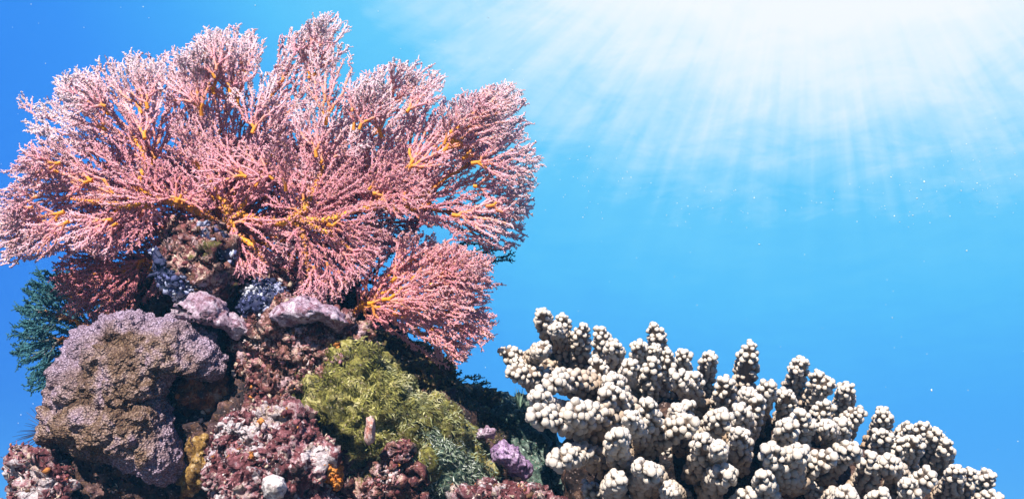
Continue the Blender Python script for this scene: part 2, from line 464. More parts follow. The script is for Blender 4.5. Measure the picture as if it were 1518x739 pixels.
def rock(name, label, cat, center, poly, d, tf, tb, disp, mat, pal=None, bits=0, bsize=0.0035, seed=0, sub=6, flat=0.7, part='rock_body', **kw):
    p, f, info = blob(center, poly, d, tf, tb, disp, sub=sub, seed=seed, **kw)
    root = empty(name, p[np.argmin(p[:, 2])], label, cat)
    under(link(part, mesh_np(part, p, f), mat), root)
    if bits:
        rng = np.random.default_rng(seed + 100)
        keep = (info['z'] > -0.35) & (fbm(p * 45, seed + 31, 3) > 0.0)
        v, t, c = scatter_bits(p, f, bits, bsize, pal, rng, keep, flat=flat)
        o = under(link('encrusting_growth', mesh_np('encrusting_growth', v, t, col=c), M_BITS), root)
        tag(o, kind='stuff')
        # short turf standing between the crusts
        pl = np.array([c for c, w_ in pal])
        def tc_(b, r_): return pl[np.clip(((fbm(b * 70, seed, 3) * .8 + .5 + r_.normal(0, .07, len(b))) * len(pl)), 0, len(pl) - 1).astype(int)] * r_.uniform(.7, 1.4, (len(b), 1))
        v, q, c = leaf_scatter(p, f, int(bits * 1.5), 0.0036, rng, keep, lambda b: rng.normal(0, 1, b.shape), None, tc_)
        tag(under(link('turf_algae', mesh_np('turf_algae', v, quads=q, col=c), M_BITS), root), kind='stuff')
    return root, p, f, info

ROUGH = [('fbm', 0.050, 10), ('ridge', 0.010, 24), ('fine', 0.015, 50), ('pit', 0.006, 60), ('ridge', 0.004, 90), ('fine', 0.006, 160), ('fine', 0.002, 420)]
SOFT = [('fbm', 0.011, 24), ('fine', 0.006, 75), ('pit', 0.002, 120), ('fine', 0.0018, 240)]

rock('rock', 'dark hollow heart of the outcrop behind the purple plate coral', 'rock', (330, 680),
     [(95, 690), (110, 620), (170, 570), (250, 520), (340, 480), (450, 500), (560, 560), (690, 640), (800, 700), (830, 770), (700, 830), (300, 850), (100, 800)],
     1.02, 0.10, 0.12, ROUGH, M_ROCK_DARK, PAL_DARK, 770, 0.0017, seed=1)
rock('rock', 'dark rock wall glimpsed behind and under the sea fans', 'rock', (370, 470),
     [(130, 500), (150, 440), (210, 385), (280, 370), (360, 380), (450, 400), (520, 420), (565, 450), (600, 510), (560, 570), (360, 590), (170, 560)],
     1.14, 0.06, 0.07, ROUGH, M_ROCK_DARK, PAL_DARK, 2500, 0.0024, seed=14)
rock('rock', 'maroon crusted knoll above the green algae, below the pink fan', 'rock', (440, 540),
     [(330, 600), (322, 540), (335, 500), (380, 470), (440, 446), (500, 455), (545, 490), (575, 540), (540, 600), (470, 640), (380, 640)],
     0.97, 0.075, 0.09, ROUGH, M_ROCK, PAL_MAROON, 1294, 0.0017, seed=2, sub=7)
rock('rock', 'pinkish brown boulder at the foot of the orange fan stem', 'rock', (280, 375),
     [(224, 375), (232, 345), (258, 322), (292, 322), (325, 345), (345, 375), (340, 415), (352, 450), (300, 455), (250, 430), (228, 405)],
     1.00, 0.06, 0.06, ROUGH, M_ROCK, PAL_MAROON, 801, 0.0017, seed=3)
rock('rock', 'dull rose boulder just under the left side of the pink fan', 'rock', (365, 415),
     [(310, 430), (330, 385), (365, 372), (410, 385), (440, 420), (430, 470), (370, 480), (320, 470)],
     1.02, 0.05, 0.06, ROUGH, M_ROCK, PAL_MAROON, 430, 0.0017, seed=4, sub=5)
rock('rock', 'brown and rose rock face between the knoll and the hump', 'rock', (420, 620),
     [(335, 640), (340, 590), (380, 560), (450, 560), (520, 590), (550, 650), (560, 720), (500, 760), (400, 740), (345, 700)],
     0.97, 0.055, 0.08, ROUGH, M_ROCK, PAL_MAROON, 780, 0.0017, seed=15)
rock('rock', 'maroon and white crusted hump at the bottom, left of the green algae', 'rock', (395, 690),
     [(295, 720), (320, 660), (350, 620), (395, 605), (440, 615), (475, 650), (500, 700), (505, 770), (400, 810), (300, 790)],
     0.90, 0.075, 0.09, ROUGH, M_ROCK_PALE, PAL_PALE, 1233, 0.0017, seed=5, sub=7)
rock('rock', 'maroon crusted spur cutting into the green algae from below', 'rock', (575, 700),
     [(520, 740), (530, 690), (548, 650), (580, 625), (620, 640), (640, 690), (650, 760), (590, 800), (525, 790)],
     0.885, 0.05, 0.08, ROUGH, M_ROCK, PAL_MAROON, 739, 0.0017, seed=6)
rock('rock', 'pink and maroon rubbly rock in the bottom corner beside the finger coral', 'rock', (755, 745),
     [(655, 760), (670, 710), (710, 690), (760, 700), (810, 705), (850, 740), (840, 800), (740, 830), (660, 810)],
     0.90, 0.06, 0.08, ROUGH, M_ROCK_PALE, PAL_MAROON, 801, 0.0017, seed=7)
rock('rock', 'knobbly mottled rock at the far lower left edge', 'rock', (60, 715),
     [(18, 730), (22, 685), (45, 662), (80, 660), (110, 690), (115, 760), (60, 800), (22, 780)],
     0.90, 0.04, 0.06, ROUGH, M_ROCK_PALE, PAL_MAROON, 554, 0.0017, seed=8, sub=5)
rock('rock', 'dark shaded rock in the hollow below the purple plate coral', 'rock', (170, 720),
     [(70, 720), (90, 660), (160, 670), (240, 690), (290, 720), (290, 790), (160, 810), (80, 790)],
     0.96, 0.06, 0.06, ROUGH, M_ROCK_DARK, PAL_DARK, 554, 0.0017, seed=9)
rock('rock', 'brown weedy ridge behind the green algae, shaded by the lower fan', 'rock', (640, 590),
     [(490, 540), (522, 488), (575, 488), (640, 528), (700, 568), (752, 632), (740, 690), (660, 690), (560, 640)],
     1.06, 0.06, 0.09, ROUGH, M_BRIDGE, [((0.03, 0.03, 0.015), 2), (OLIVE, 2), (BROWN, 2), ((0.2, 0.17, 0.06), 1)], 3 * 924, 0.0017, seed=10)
rock('rock', 'blue green weedy boulder in the gap beside the finger coral', 'rock', (760, 625),
     [(715, 640), (722, 605), (750, 592), (785, 605), (815, 650), (850, 700), (840, 760), (740, 740)],
     1.06, 0.04, 0.06, ROUGH, M_TEAL, [((0.03, 0.06, 0.06), 2), ((0.06, 0.12, 0.08), 2), ((0.14, 0.25, 0.2), 1.5), ((0.34, 0.46, 0.40), 1)], 400, 0.0017, seed=11, sub=5)
rock('rock', 'rusty orange stained ledge under the lip of the purple coral', 'rock', (320, 620),
     [(255, 610), (270, 570), (320, 575), (365, 590), (370, 640), (330, 680), (270, 660)],
     0.97, 0.03, 0.05, ROUGH, crust_mat('rust_crust', [(0.0, DARK), (0.35, (0.16, 0.05, 0.02)), (0.65, RUST), (1.0, (0.4, 0.28, 0.2))]), [(DARK, 1), (RUST, 2), (BROWN, 2), (CREAM, 0.5)], 276, 0.0017, seed=12, sub=5)

# ------------------------------------------------------------------ purple plate coral
m, N, b = principled('purple_plate', 0.65, 0.2)
tcn = N.n('ShaderNodeTexCoord'); O = tcn.outputs['Object']
at = N.n('ShaderNodeAttribute', attribute_name='Col')
patch = N.noise(O, 38.0, 5.0, 0.65, 0.5)
body = N.ramp(N.maprange(patch, 0.3, 0.7, smooth=False), [(0.0, (0.07, 0.04, 0.025)), (0.35, (0.18, 0.12, 0.075)), (0.6, (0.31, 0.23, 0.19)), (1.0, (0.36, 0.28, 0.36))])
rim = N.ramp(patch, [(0.0, (0.28, 0.21, 0.30)), (1.0, (0.48, 0.41, 0.54))])
sepc = N.n('ShaderNodeSeparateColor'); N.put(sepc.inputs[0], at.outputs['Color'])
c = N.mix(N.math('ADD', sepc.outputs[0], N.math('MULTIPLY', N.math('SUBTRACT', patch, 0.5), 1.6), clamp=True), body, rim)
cell = N.voronoi(O, 430.0)
c = N.mix(N.maprange(cell, 0.25, 0.6), c, N.mix(1.0, c, (0.45, 0.40, 0.42), 'MULTIPLY'))
N.put(b.inputs['Base Color'], c)
bump(N, b, N.math('SUBTRACT', 1.0, cell), 1.0, 0.0022)
M_PLATE = m

plate = empty('plate_coral', P(170, 700, 0.9), 'large purple and brown plate coral with scalloped rim, lower left', 'coral')
def plate_part(center, poly, d, tf, tb, tilt, seed, rimside, disp):
    p, f, info = blob(center, poly, d, tf, tb, disp, sub=7, seed=seed, tilt=tilt)
    edge = np.clip((info['rho'] - 0.42) / 0.5, 0, 1) ** 1.2
    s = np.clip(rimside(info['u'], info['w']), 0, 1)
    col = np.repeat((edge * s)[:, None], 3, 1)
    return under(link('coral_plate', mesh_np('coral_plate', p, f, col=col), M_PLATE), plate)
PD = [('fbm', 0.012, 13), ('knob', 0.003, 45), ('fine', 0.009, 60), ('fine', 0.004, 170)]
plate_part((195, 535), [(68, 600), (66, 570), (76, 540), (92, 512), (106, 490), (128, 480), (150, 464), (172, 466), (192, 455), (218, 466), (243, 474), (262, 466), (288, 464), (310, 484), (318, 505), (331, 528), (333, 548), (312, 560), (285, 556), (262, 560), (240, 600), (180, 632), (110, 630)],
           0.93, 0.055, 0.03, (0.0, -0.35), 31, lambda u, w: (620 - w) / 110, PD)
plate_part((170, 645), [(62, 620), (75, 590), (140, 585), (240, 590), (248, 630), (262, 665), (274, 692), (262, 712), (238, 722), (205, 708), (170, 690), (110, 668), (60, 645)],
           0.92, 0.06, 0.03, (0.05, -0.25), 32, lambda u, w: (u - 120) / 120 * (w - 560) / 90, PD)

# ------------------------------------------------------------------ lilac crusts, sponges and other growth on the rocks
rock('coralline_crust', 'white lilac crust arching over the dark crevice, right of the purple coral', 'crust', (315, 470),
     [(243, 470), (258, 450), (290, 440), (325, 446), (350, 465), (372, 490), (352, 502), (330, 492), (308, 470), (280, 460), (256, 475)],
     0.93, 0.02, 0.03, SOFT, M_LILAC, seed=41, sub=5, part='crust')
rock('coralline_crust', 'white lilac cap on top of the maroon knoll under the fan', 'crust', (457, 462),
     [(385, 472), (410, 452), (440, 444), (475, 444), (505, 456), (525, 482), (500, 488), (465, 480), (420, 482)],
     0.915, 0.04, 0.03, SOFT, M_LILAC, seed=42, sub=5, part='crust')
rock('coralline_crust', 'small lilac knob in front of the blue green boulder', 'crust', (718, 642),
     [(700, 640), (708, 630), (722, 627), (734, 636), (733, 650), (718, 656), (703, 652)], 0.93, 0.02, 0.02, SOFT, M_LILAC, seed=43, sub=4, part='crust')
rock('coralline_crust', 'violet leaning coralline lump next to the finger coral base', 'crust', (757, 675),
     [(733, 665), (745, 650), (770, 660), (788, 690), (780, 708), (755, 700), (738, 685)], 0.92, 0.025, 0.03, SOFT, M_VIOLET, seed=44, sub=5, part='crust')
rock('sponge', 'white rounded sponge ball at the bottom edge of the maroon hump', 'sponge', (405, 722),
     [(385, 722), (390, 708), (405, 702), (420, 707), (427, 722), (420, 738), (404, 745), (389, 738)], 0.80, 0.02, 0.02, [('fbm', 0.005, 40), ('fine', 0.0015, 160)], M_WHITE, seed=45, sub=5, part='sponge_body')
rock('sponge', 'bright orange sponge patch beside the green algae at the bottom', 'sponge', (487, 695),
     [(468, 690), (478, 676), (492, 682), (500, 700), (510, 718), (500, 725), (484, 712)], 0.828, 0.007, 0.03, SOFT + [('fine', 0.006, 120)], M_ORANGE, seed=46, sub=6, part='sponge_body')
rock('sponge', 'mustard yellow lumpy sponge under the tip of the purple coral', 'sponge', (293, 685),
     [(262, 715), (270, 670), (282, 645), (305, 640), (322, 660), (325, 690), (300, 730), (272, 735)], 0.92, 0.03, 0.03, SOFT + [('knob', 0.004, 90)], M_YELLOW, seed=47, sub=5, part='sponge_body')
rock('sponge', 'pale pink upright nub standing out of the green algae', 'sponge', (550, 632),
     [(540, 650), (543, 632), (541, 618), (550, 611), (558, 618), (559, 636), (554, 655), (546, 660)], 0.83, 0.012, 0.012, [('fbm', 0.004, 60), ('fine', 0.001, 200)],
     crust_mat('pink_nub', [(0.0, (0.5, 0.2, 0.15)), (0.5, (0.66, 0.42, 0.36)), (1.0, (0.75, 0.6, 0.55))], scale=120.0, fine=400.0, bumpd=0.001), seed=48, sub=4, part='sponge_body')
rock('sponge', 'pale orange spot sponge on the left edge below the purple coral', 'sponge', (75, 630),
     [(68, 636), (70, 626), (78, 622), (86, 628), (86, 638), (78, 644), (70, 642)], 0.885, 0.006, 0.02, SOFT, M_YELLOW, seed=49, sub=4, part='sponge_body')

def dotted(name, label, center, poly, d, tf, seed, n, size):
    p, f, info = blob(center, poly, d, tf, 0.03, [('fbm', 0.008, 20), ('fine', 0.003, 90)], sub=5, seed=seed)
    root = empty(name, p[np.argmin(p[:, 2])], label, 'tunicates')
    mm, N, b = principled('navy_tissue', 0.45, 0.4); b.inputs['Base Color'].default_value = (0.018, 0.022, 0.06, 1)
    under(link('dark_mat', mesh_np('dark_mat', p, f), mm), root)
    rng = np.random.default_rng(seed)
    v, t, c = scatter_bits(p, f, n, size, [((0.03, 0.04, 0.10), 3), ((0.10, 0.12, 0.28), 2), ((0.34, 0.38, 0.55), 1.5), ((0.55, 0.58, 0.66), 1.5)], rng, info['z'] > -0.1, 0.5, 0.9)
    tag(under(link('pale_knobs', mesh_np('pale_knobs', v, t, col=c), M_BITS), root), kind='stuff')
dotted('tunicate_colony', 'navy patch dotted with white knobs on the boulder left flank', (262, 410),
       [(222, 372), (226, 360), (236, 385), (255, 400), (290, 405), (320, 420), (300, 445), (262, 442), (240, 415)], 0.955, 0.03, 51, 800, 0.0019)
dotted('tunicate_colony', 'navy patch dotted with white knobs beneath the middle of the fan', (392, 446),
       [(352, 460), (362, 432), (385, 420), (415, 425), (428, 445), (410, 468), (375, 476)], 0.97, 0.03, 52, 800, 0.0016)
dotted('tunicate_colony', 'thin navy strip with white knobs beside the orange stem', (322, 362),
       [(296, 338), (306, 336), (328, 352), (346, 374), (344, 392), (330, 386), (314, 360)], 0.955, 0.016, 53, 450, 0.0016)

# ------------------------------------------------------------------ green algae
alg, ap, af, ainfo = rock('algae_mat', 'olive green frilly algae mat sloping down the middle of the reef', 'algae', (560, 610),
    [(428, 600), (440, 570), (470, 540), (515, 512), (556, 522), (592, 552), (655, 590), (712, 645), (738, 698), (715, 750), (640, 765), (560, 740), (500, 690), (455, 640)],
    0.93, 0.065, 0.06, [('fbm', 0.020, 12), ('ridge', 0.010, 30), ('fine', 0.012, 50), ('fine', 0.004, 140)],
    crust_mat('olive_mat', [(0.0, (0.05, 0.05, 0.01)), (0.4, (0.15, 0.15, 0.03)), (0.7, (0.27, 0.26, 0.06)), (1.0, (0.4, 0.38, 0.16))], scale=60.0), seed=60, part='mat_base')
rng = np.random.default_rng(61)
def green_cols(base, rng):
    n = len(base)
    pal = np.array([(0.05, 0.05, 0.012), (0.12, 0.12, 0.025), (0.22, 0.22, 0.05), (0.33, 0.32, 0.11), (0.42, 0.40, 0.20)])
    r = np.clip((fbm(base * 40, 5, 3) * 0.9 + 0.5 + rng.normal(0, 0.2, n)) * 4.2, 0, 4).astype(int)
    u = 759 + FPX * base[:, 0] / (base @ FWD); v = 369.5 - FPX * (base @ UP) / (base @ FWD)
    # blue ambient light, where the strobe fades, is painted in towards the lower right
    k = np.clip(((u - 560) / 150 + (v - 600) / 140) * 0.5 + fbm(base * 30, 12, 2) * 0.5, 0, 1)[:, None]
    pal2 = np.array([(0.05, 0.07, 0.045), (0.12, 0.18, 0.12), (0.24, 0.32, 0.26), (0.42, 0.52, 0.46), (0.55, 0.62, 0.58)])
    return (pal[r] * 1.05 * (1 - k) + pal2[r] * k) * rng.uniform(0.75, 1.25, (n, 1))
fl_dir = P(640, 660, 0.9) - P(480, 560, 0.9); fl_dir /= np.linalg.norm(fl_dir)
def flow(b):
    a = fbm(b * 22, 9, 2) * 1.4
    return 0.8 * fl_dir[None] * np.cos(a)[:, None] + np.array([-0.3, -0.3, -0.8])[None] * np.sin(a)[:, None] * 1.2
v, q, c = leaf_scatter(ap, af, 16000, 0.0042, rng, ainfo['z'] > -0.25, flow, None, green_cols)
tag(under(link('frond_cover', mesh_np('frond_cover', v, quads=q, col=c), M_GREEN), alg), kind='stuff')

def teal_cols(base, rng):
    pal = np.array([(0.05, 0.07, 0.035), (0.11, 0.16, 0.09), (0.22, 0.28, 0.20), (0.42, 0.48, 0.42)])
    return pal[rng.integers(0, 4, len(base))] * rng.uniform(0.8, 1.2, (len(base), 1))
tq, tp, tf_, tinfo = rock('algae_mat', 'wispy turquoise algae trailing below the olive mat', 'algae', (655, 655),
    [(600, 625), (640, 622), (680, 650), (708, 690), (715, 745), (660, 760), (620, 720), (605, 660)], 0.905, 0.03, 0.04, SOFT, M_TEAL, seed=62, sub=5, part='mat_base')
v, q, c = leaf_scatter(tp, tf_, 7000, 0.0042, rng, tinfo['z'] > -0.25, flow, None, teal_cols)
tag(under(link('frond_cover', mesh_np('frond_cover', v, quads=q, col=c), M_GREEN), tq), kind='stuff')

# ------------------------------------------------------------------ sea fans
def tubes(a, b, ra, rb, ca, cb, k=5):
    """one tapered tube per edge"""
    d = b - a; L = np.linalg.norm(d, axis=1, keepdims=True) + 1e-9; d = d / L
    ref = np.where(np.abs(d[:, 2:3]) < 0.8, np.array([[0, 0, 1.0]]), np.array([[1.0, 0, 0]]))
    t1 = np.cross(d, ref); t1 /= np.linalg.norm(t1, axis=1, keepdims=True); t2 = np.cross(d, t1)
    th = np.arange(k) * 2 * math.pi / k
    ring = np.cos(th)[None, :, None] * t1[:, None] + np.sin(th)[None, :, None] * t2[:, None]
    v = np.stack([a[:, None] + ring * ra[:, None, None], b[:, None] + d[:, None] * rb[:, None, None] * 0.3 + ring * rb[:, None, None]], 1)
    n = len(a); i = np.arange(k); j = (i + 1) % k
    q = np.stack([i, j, j + k, i + k], 1)[None] + (np.arange(n) * 2 * k)[:, None, None]
    c = np.stack([np.repeat(ca[:, None], k, 1), np.repeat(cb[:, None], k, 1)], 1)
    return v.reshape(-1, 3), q.reshape(-1, 4), c.reshape(-1, 3)

TET = np.array([[1, 1, 1], [1, -1, -1], [-1, 1, -1], [-1, -1, 1]], float) * 0.72
TETF = np.array([[0, 1, 2], [0, 3, 1], [0, 2, 3], [1, 3, 2]])
OCT = np.array([[1, 0, 0], [-1, 0, 0], [0, 1, 0], [0, -1, 0], [0, 0, 1], [0, 0, -1]], float)
OCTF = np.array([[0, 2, 4], [2, 1, 4], [1, 3, 4], [3, 0, 4], [2, 0, 5], [1, 2, 5], [3, 1, 5], [0, 3, 5]])

def in_poly(u, v, poly):
    inside = np.zeros(len(u), bool)
    p = np.array(poly, float); q = np.roll(p, -1, 0)
    for (x0, y0), (x1, y1) in zip(p, q):
        if y0 == y1: continue
        c = ((y0 > v) != (y1 > v)) & (u < (x1 - x0) * (v - y0) / (y1 - y0) + x0)
        inside ^= c
    return inside

def fan_lobe(parent, root, poly, depth, spacing, seed, tint=(0, 0, 0), white=1.0, du=0.0, dv=0.0, curve=0.0, polyps=True, bare=False, rough=0.02, pcol=None, bcol=None):
    rng = np.random.default_rng(seed)
    p = np.array(poly, float)
    u0, v0 = p.min(0) - 8; u1, v1 = p.max(0) + 8
    s = spacing
    gu, gv = np.meshgrid(np.arange(u0, u1, s), np.arange(v0, v1, s * 0.87))
    gu = gu + (np.arange(gu.shape[0]) % 2)[:, None] * s * 0.5
    u = gu.ravel() + rng.uniform(-0.45, 0.45, gu.size) * s; v = gv.ravel() + rng.uniform(-0.45, 0.45, gu.size) * s
    z0 = np.zeros(len(u))
    w1 = fbm(np.stack([u / 16, v / 16, z0 + seed], 1), seed, 2) * 9; w2 = fbm(np.stack([u / 16, v / 16, z0 + seed + 40], 1), seed + 3, 2) * 9
    ok = in_poly(u + w1, v + w2, poly)
    # open slits between the radial fingers
    ang_ = np.arctan2(v - root[1], u - root[0]); rad = np.hypot(u - root[0], v - root[1])
    sl = vnoise(np.stack([ang_ * 17, rad / 170, z0 + seed * 1.3], 1), seed + 7)
    ok &= (sl < 0.70) | (rad < 25)
    u = np.concatenate([[root[0]], u[ok]]); v = np.concatenate([[root[1]], v[ok]])
    rad = np.hypot(u - root[0], v - root[1]); R = rad.max()
    o = np.argsort(rad); u, v, rad = u[o], v[o], rad[o]
    n = len(u)
    kd = kdtree.KDTree(n)
    for i in range(n): kd.insert((u[i], v[i], 0), i)
    kd.balance()
    par = np.full(n, -1); path = np.full(n, 1e9); path[0] = 0
    reach = s * 2.6
    for i in range(1, n):
        best, bi = 1e9, -1
        rr = reach if rad[i] > 3 * reach else reach * 3
        for co, j, dd in kd.find_range((u[i], v[i], 0), rr):
            if j >= i or path[j] > 1e8: continue
            cost = dd * (1 + 0.22 * dd / s) + 0.95 * path[j]
            if cost < best: best, bi, bd = cost, j, dd
        if bi >= 0:
            par[i] = bi; path[i] = path[bi] + bd
    good = (par >= 0); good[0] = True
    leaf = np.ones(n)
    haschild = np.zeros(n, bool)
    for i in range(n - 1, 0, -1):
        if par[i] >= 0:
            if haschild[i]: leaf[i] -= 0
            leaf[par[i]] += leaf[i]; haschild[par[i]] = True
    # geometry: distance follows a gently rippled sheet
    def dep(uu, vv):
        zz = np.zeros(len(uu)) + seed * 3.1
        r2 = ((uu - root[0]) ** 2 + (vv - root[1]) ** 2) / (R * R)
        return depth + du * (uu - root[0]) / FPX + dv * (vv - root[1]) / FPX + curve * r2 + rough * fbm(np.stack([uu / 60, vv / 60, zz], 1), seed + 11, 3)
    d = dep(u, v) + rng.normal(0, 0.0025, n)
    d[0] = depth
    pos = PV(u, v, d)
    px = depth / FPX
    rpx = np.minimum(1.25 * leaf ** 0.20, 4.2)
    e = np.nonzero(good)[0]; e = e[e > 0]
    A, B = pos[par[e]], pos[e]
    ra, rb = rpx[par[e]] * px, rpx[e] * px
    ra = np.minimum(ra, rb * 1.8)
    tipness = np.clip(rad / R, 0, 1)
    def colour(t, thick):
        orange = np.array([0.82, 0.34, 0.05]); rose = np.array([0.76, 0.32, 0.42]); pale = np.array([0.84, 0.70, 0.80])
        k = np.clip((thick - 2.0) / 1.3, 0, 1)[:, None]; w = (np.clip(t, 0, 1) ** 1.6 * 0.75 * white)[:, None]
        thin = rose * (1 - w) + pale * w
        return thin * (1 - k) + orange * k + np.array(tint)
    thr = rpx + rng.normal(0, 0.35, n)
    C = np.clip(colour(tipness, thr), 0.01, 0.85)
    if bcol is not None: C = np.array(bcol) * rng.uniform(0.6, 1.3, (n, 1))
    # short side twigs all round every branch
    nt = int(n * (0.9 if not bare else 0.35))
    ti = rng.choice(e, nt)
    tl = rng.uniform(0.8, 1.9, nt) * s * px
    out = pos[ti] - pos[par[ti]]; out /= np.linalg.norm(out, axis=1, keepdims=True) + 1e-9
    td = out * 1.0 + rng.normal(0, 0.48, (nt, 3)); td /= np.linalg.norm(td, axis=1, keepdims=True)
    TA = pos[ti]; TB = TA + td * tl[:, None]
    tr = np.full(nt, 1.05 * px)
    ct = np.clip(colour(np.clip(tipness[ti] + 0.12, 0, 1), np.full(nt, 1.0)), 0.01, 0.85)
    if bcol is not None: ct = np.array(pcol) * rng.uniform(0.6, 1.3, (nt, 1))
    V, Q, CC = tubes(np.concatenate([A, TA]), np.concatenate([B, TB]), np.concatenate([ra, tr]), np.concatenate([rb, tr * 0.8]),
                     np.concatenate([C[par[e]], ct]), np.concatenate([C[e], ct]), 3)
    lobe = under(link('fan_lobe', mesh_np('fan_lobe', V, quads=Q, col=CC), M_FAN), parent)
    if polyps:
        SA = np.concatenate([A, TA]); SB = np.concatenate([B, TB]); sr = np.concatenate([rb, tr]); st = np.concatenate([tipness[e], np.clip(tipness[ti] + 0.1, 0, 1)])
        thick = np.concatenate([rpx[e], np.ones(nt)])
        m_ = 3
        pr = rng.random((len(SA), m_)) < np.clip(1.40 - 0.20 * thick, 0.4, 1)[:, None]
        ii, _ = np.nonzero(pr)
        f = rng.random(len(ii))[:, None]
        nrm = rng.normal(0, 1, (len(ii), 3)) - 0.5 * FWD; dv_ = SB[ii] - SA[ii]; dv_ /= np.linalg.norm(dv_, axis=1, keepdims=True) + 1e-9
        nrm -= dv_ * (nrm * dv_).sum(1, keepdims=True); nrm /= np.linalg.norm(nrm, axis=1, keepdims=True) + 1e-9
        pc = SA[ii] * (1 - f) + SB[ii] * f + nrm * (sr[ii] + 0.5 * px)[:, None]
        sz = px * rng.uniform(0.9, 1.95, len(ii))
        rot = rng.normal(0, 1, (len(ii), 3, 3)); rot = np.linalg.qr(rot)[0]
        ov = np.einsum('vk,nkj->nvj', TET, rot) * rng.uniform(0.7, 1.25, (len(ii), 4, 1))
        pv = pc[:, None] + ov * sz[:, None, None]
        pf = TETF[None] + (np.arange(len(ii)) * 4)[:, None, None]
        rose = np.array([0.86, 0.44, 0.57]); pale = np.array([0.90, 0.85, 0.91]); sal = np.array([0.86, 0.42, 0.14])
        w = np.clip(st[ii] ** 1.2 * 1.0 * white + rng.normal(0, 0.16, len(ii)), 0, 1)[:, None]
        pcx = rose * (1 - w) + pale * w
        som = rng.random(len(ii)) < 0.12
        pcx[som] = pcx[som] * 0.3 + sal * 0.7
        pcx = np.clip(pcx + np.array(tint), 0.01, 0.90)
        if pcol is not None: pcx = np.array(pcol) * rng.uniform(0.5, 1.5, (len(ii), 1))
        under(link('polyp_cover', mesh_np('polyp_cover', pv.reshape(-1, 3), pf.reshape(-1, 3), smooth=True, col=np.repeat(pcx, 4, 0)), M_FAN), lobe)
        COL.objects[-1]['kind'] = 'stuff'
    return lobe

def ray_out(root, poly, th):
    """farthest crossing of a polygon outline seen from root along each angle"""
    p = np.array(poly, float) - np.array(root, float); q = np.roll(p, -1, 0)
    out = np.zeros(len(th))
    for (x0, y0), (x1, y1) in zip(p, q):
        dx, dy = x1 - x0, y1 - y0
        c, sn = np.cos(th), np.sin(th)
        den = c * dy - sn * dx
        with np.errstate(divide='ignore', invalid='ignore'):
            r = (x0 * dy - y0 * dx) / den; t = (x0 * sn - y0 * c) / den
        hit = (np.abs(den) > 1e-9) & (t >= 0) & (t <= 1) & (r > 0)
        out = np.where(hit, np.maximum(out, np.where(hit, r, 0)), out)
    return out

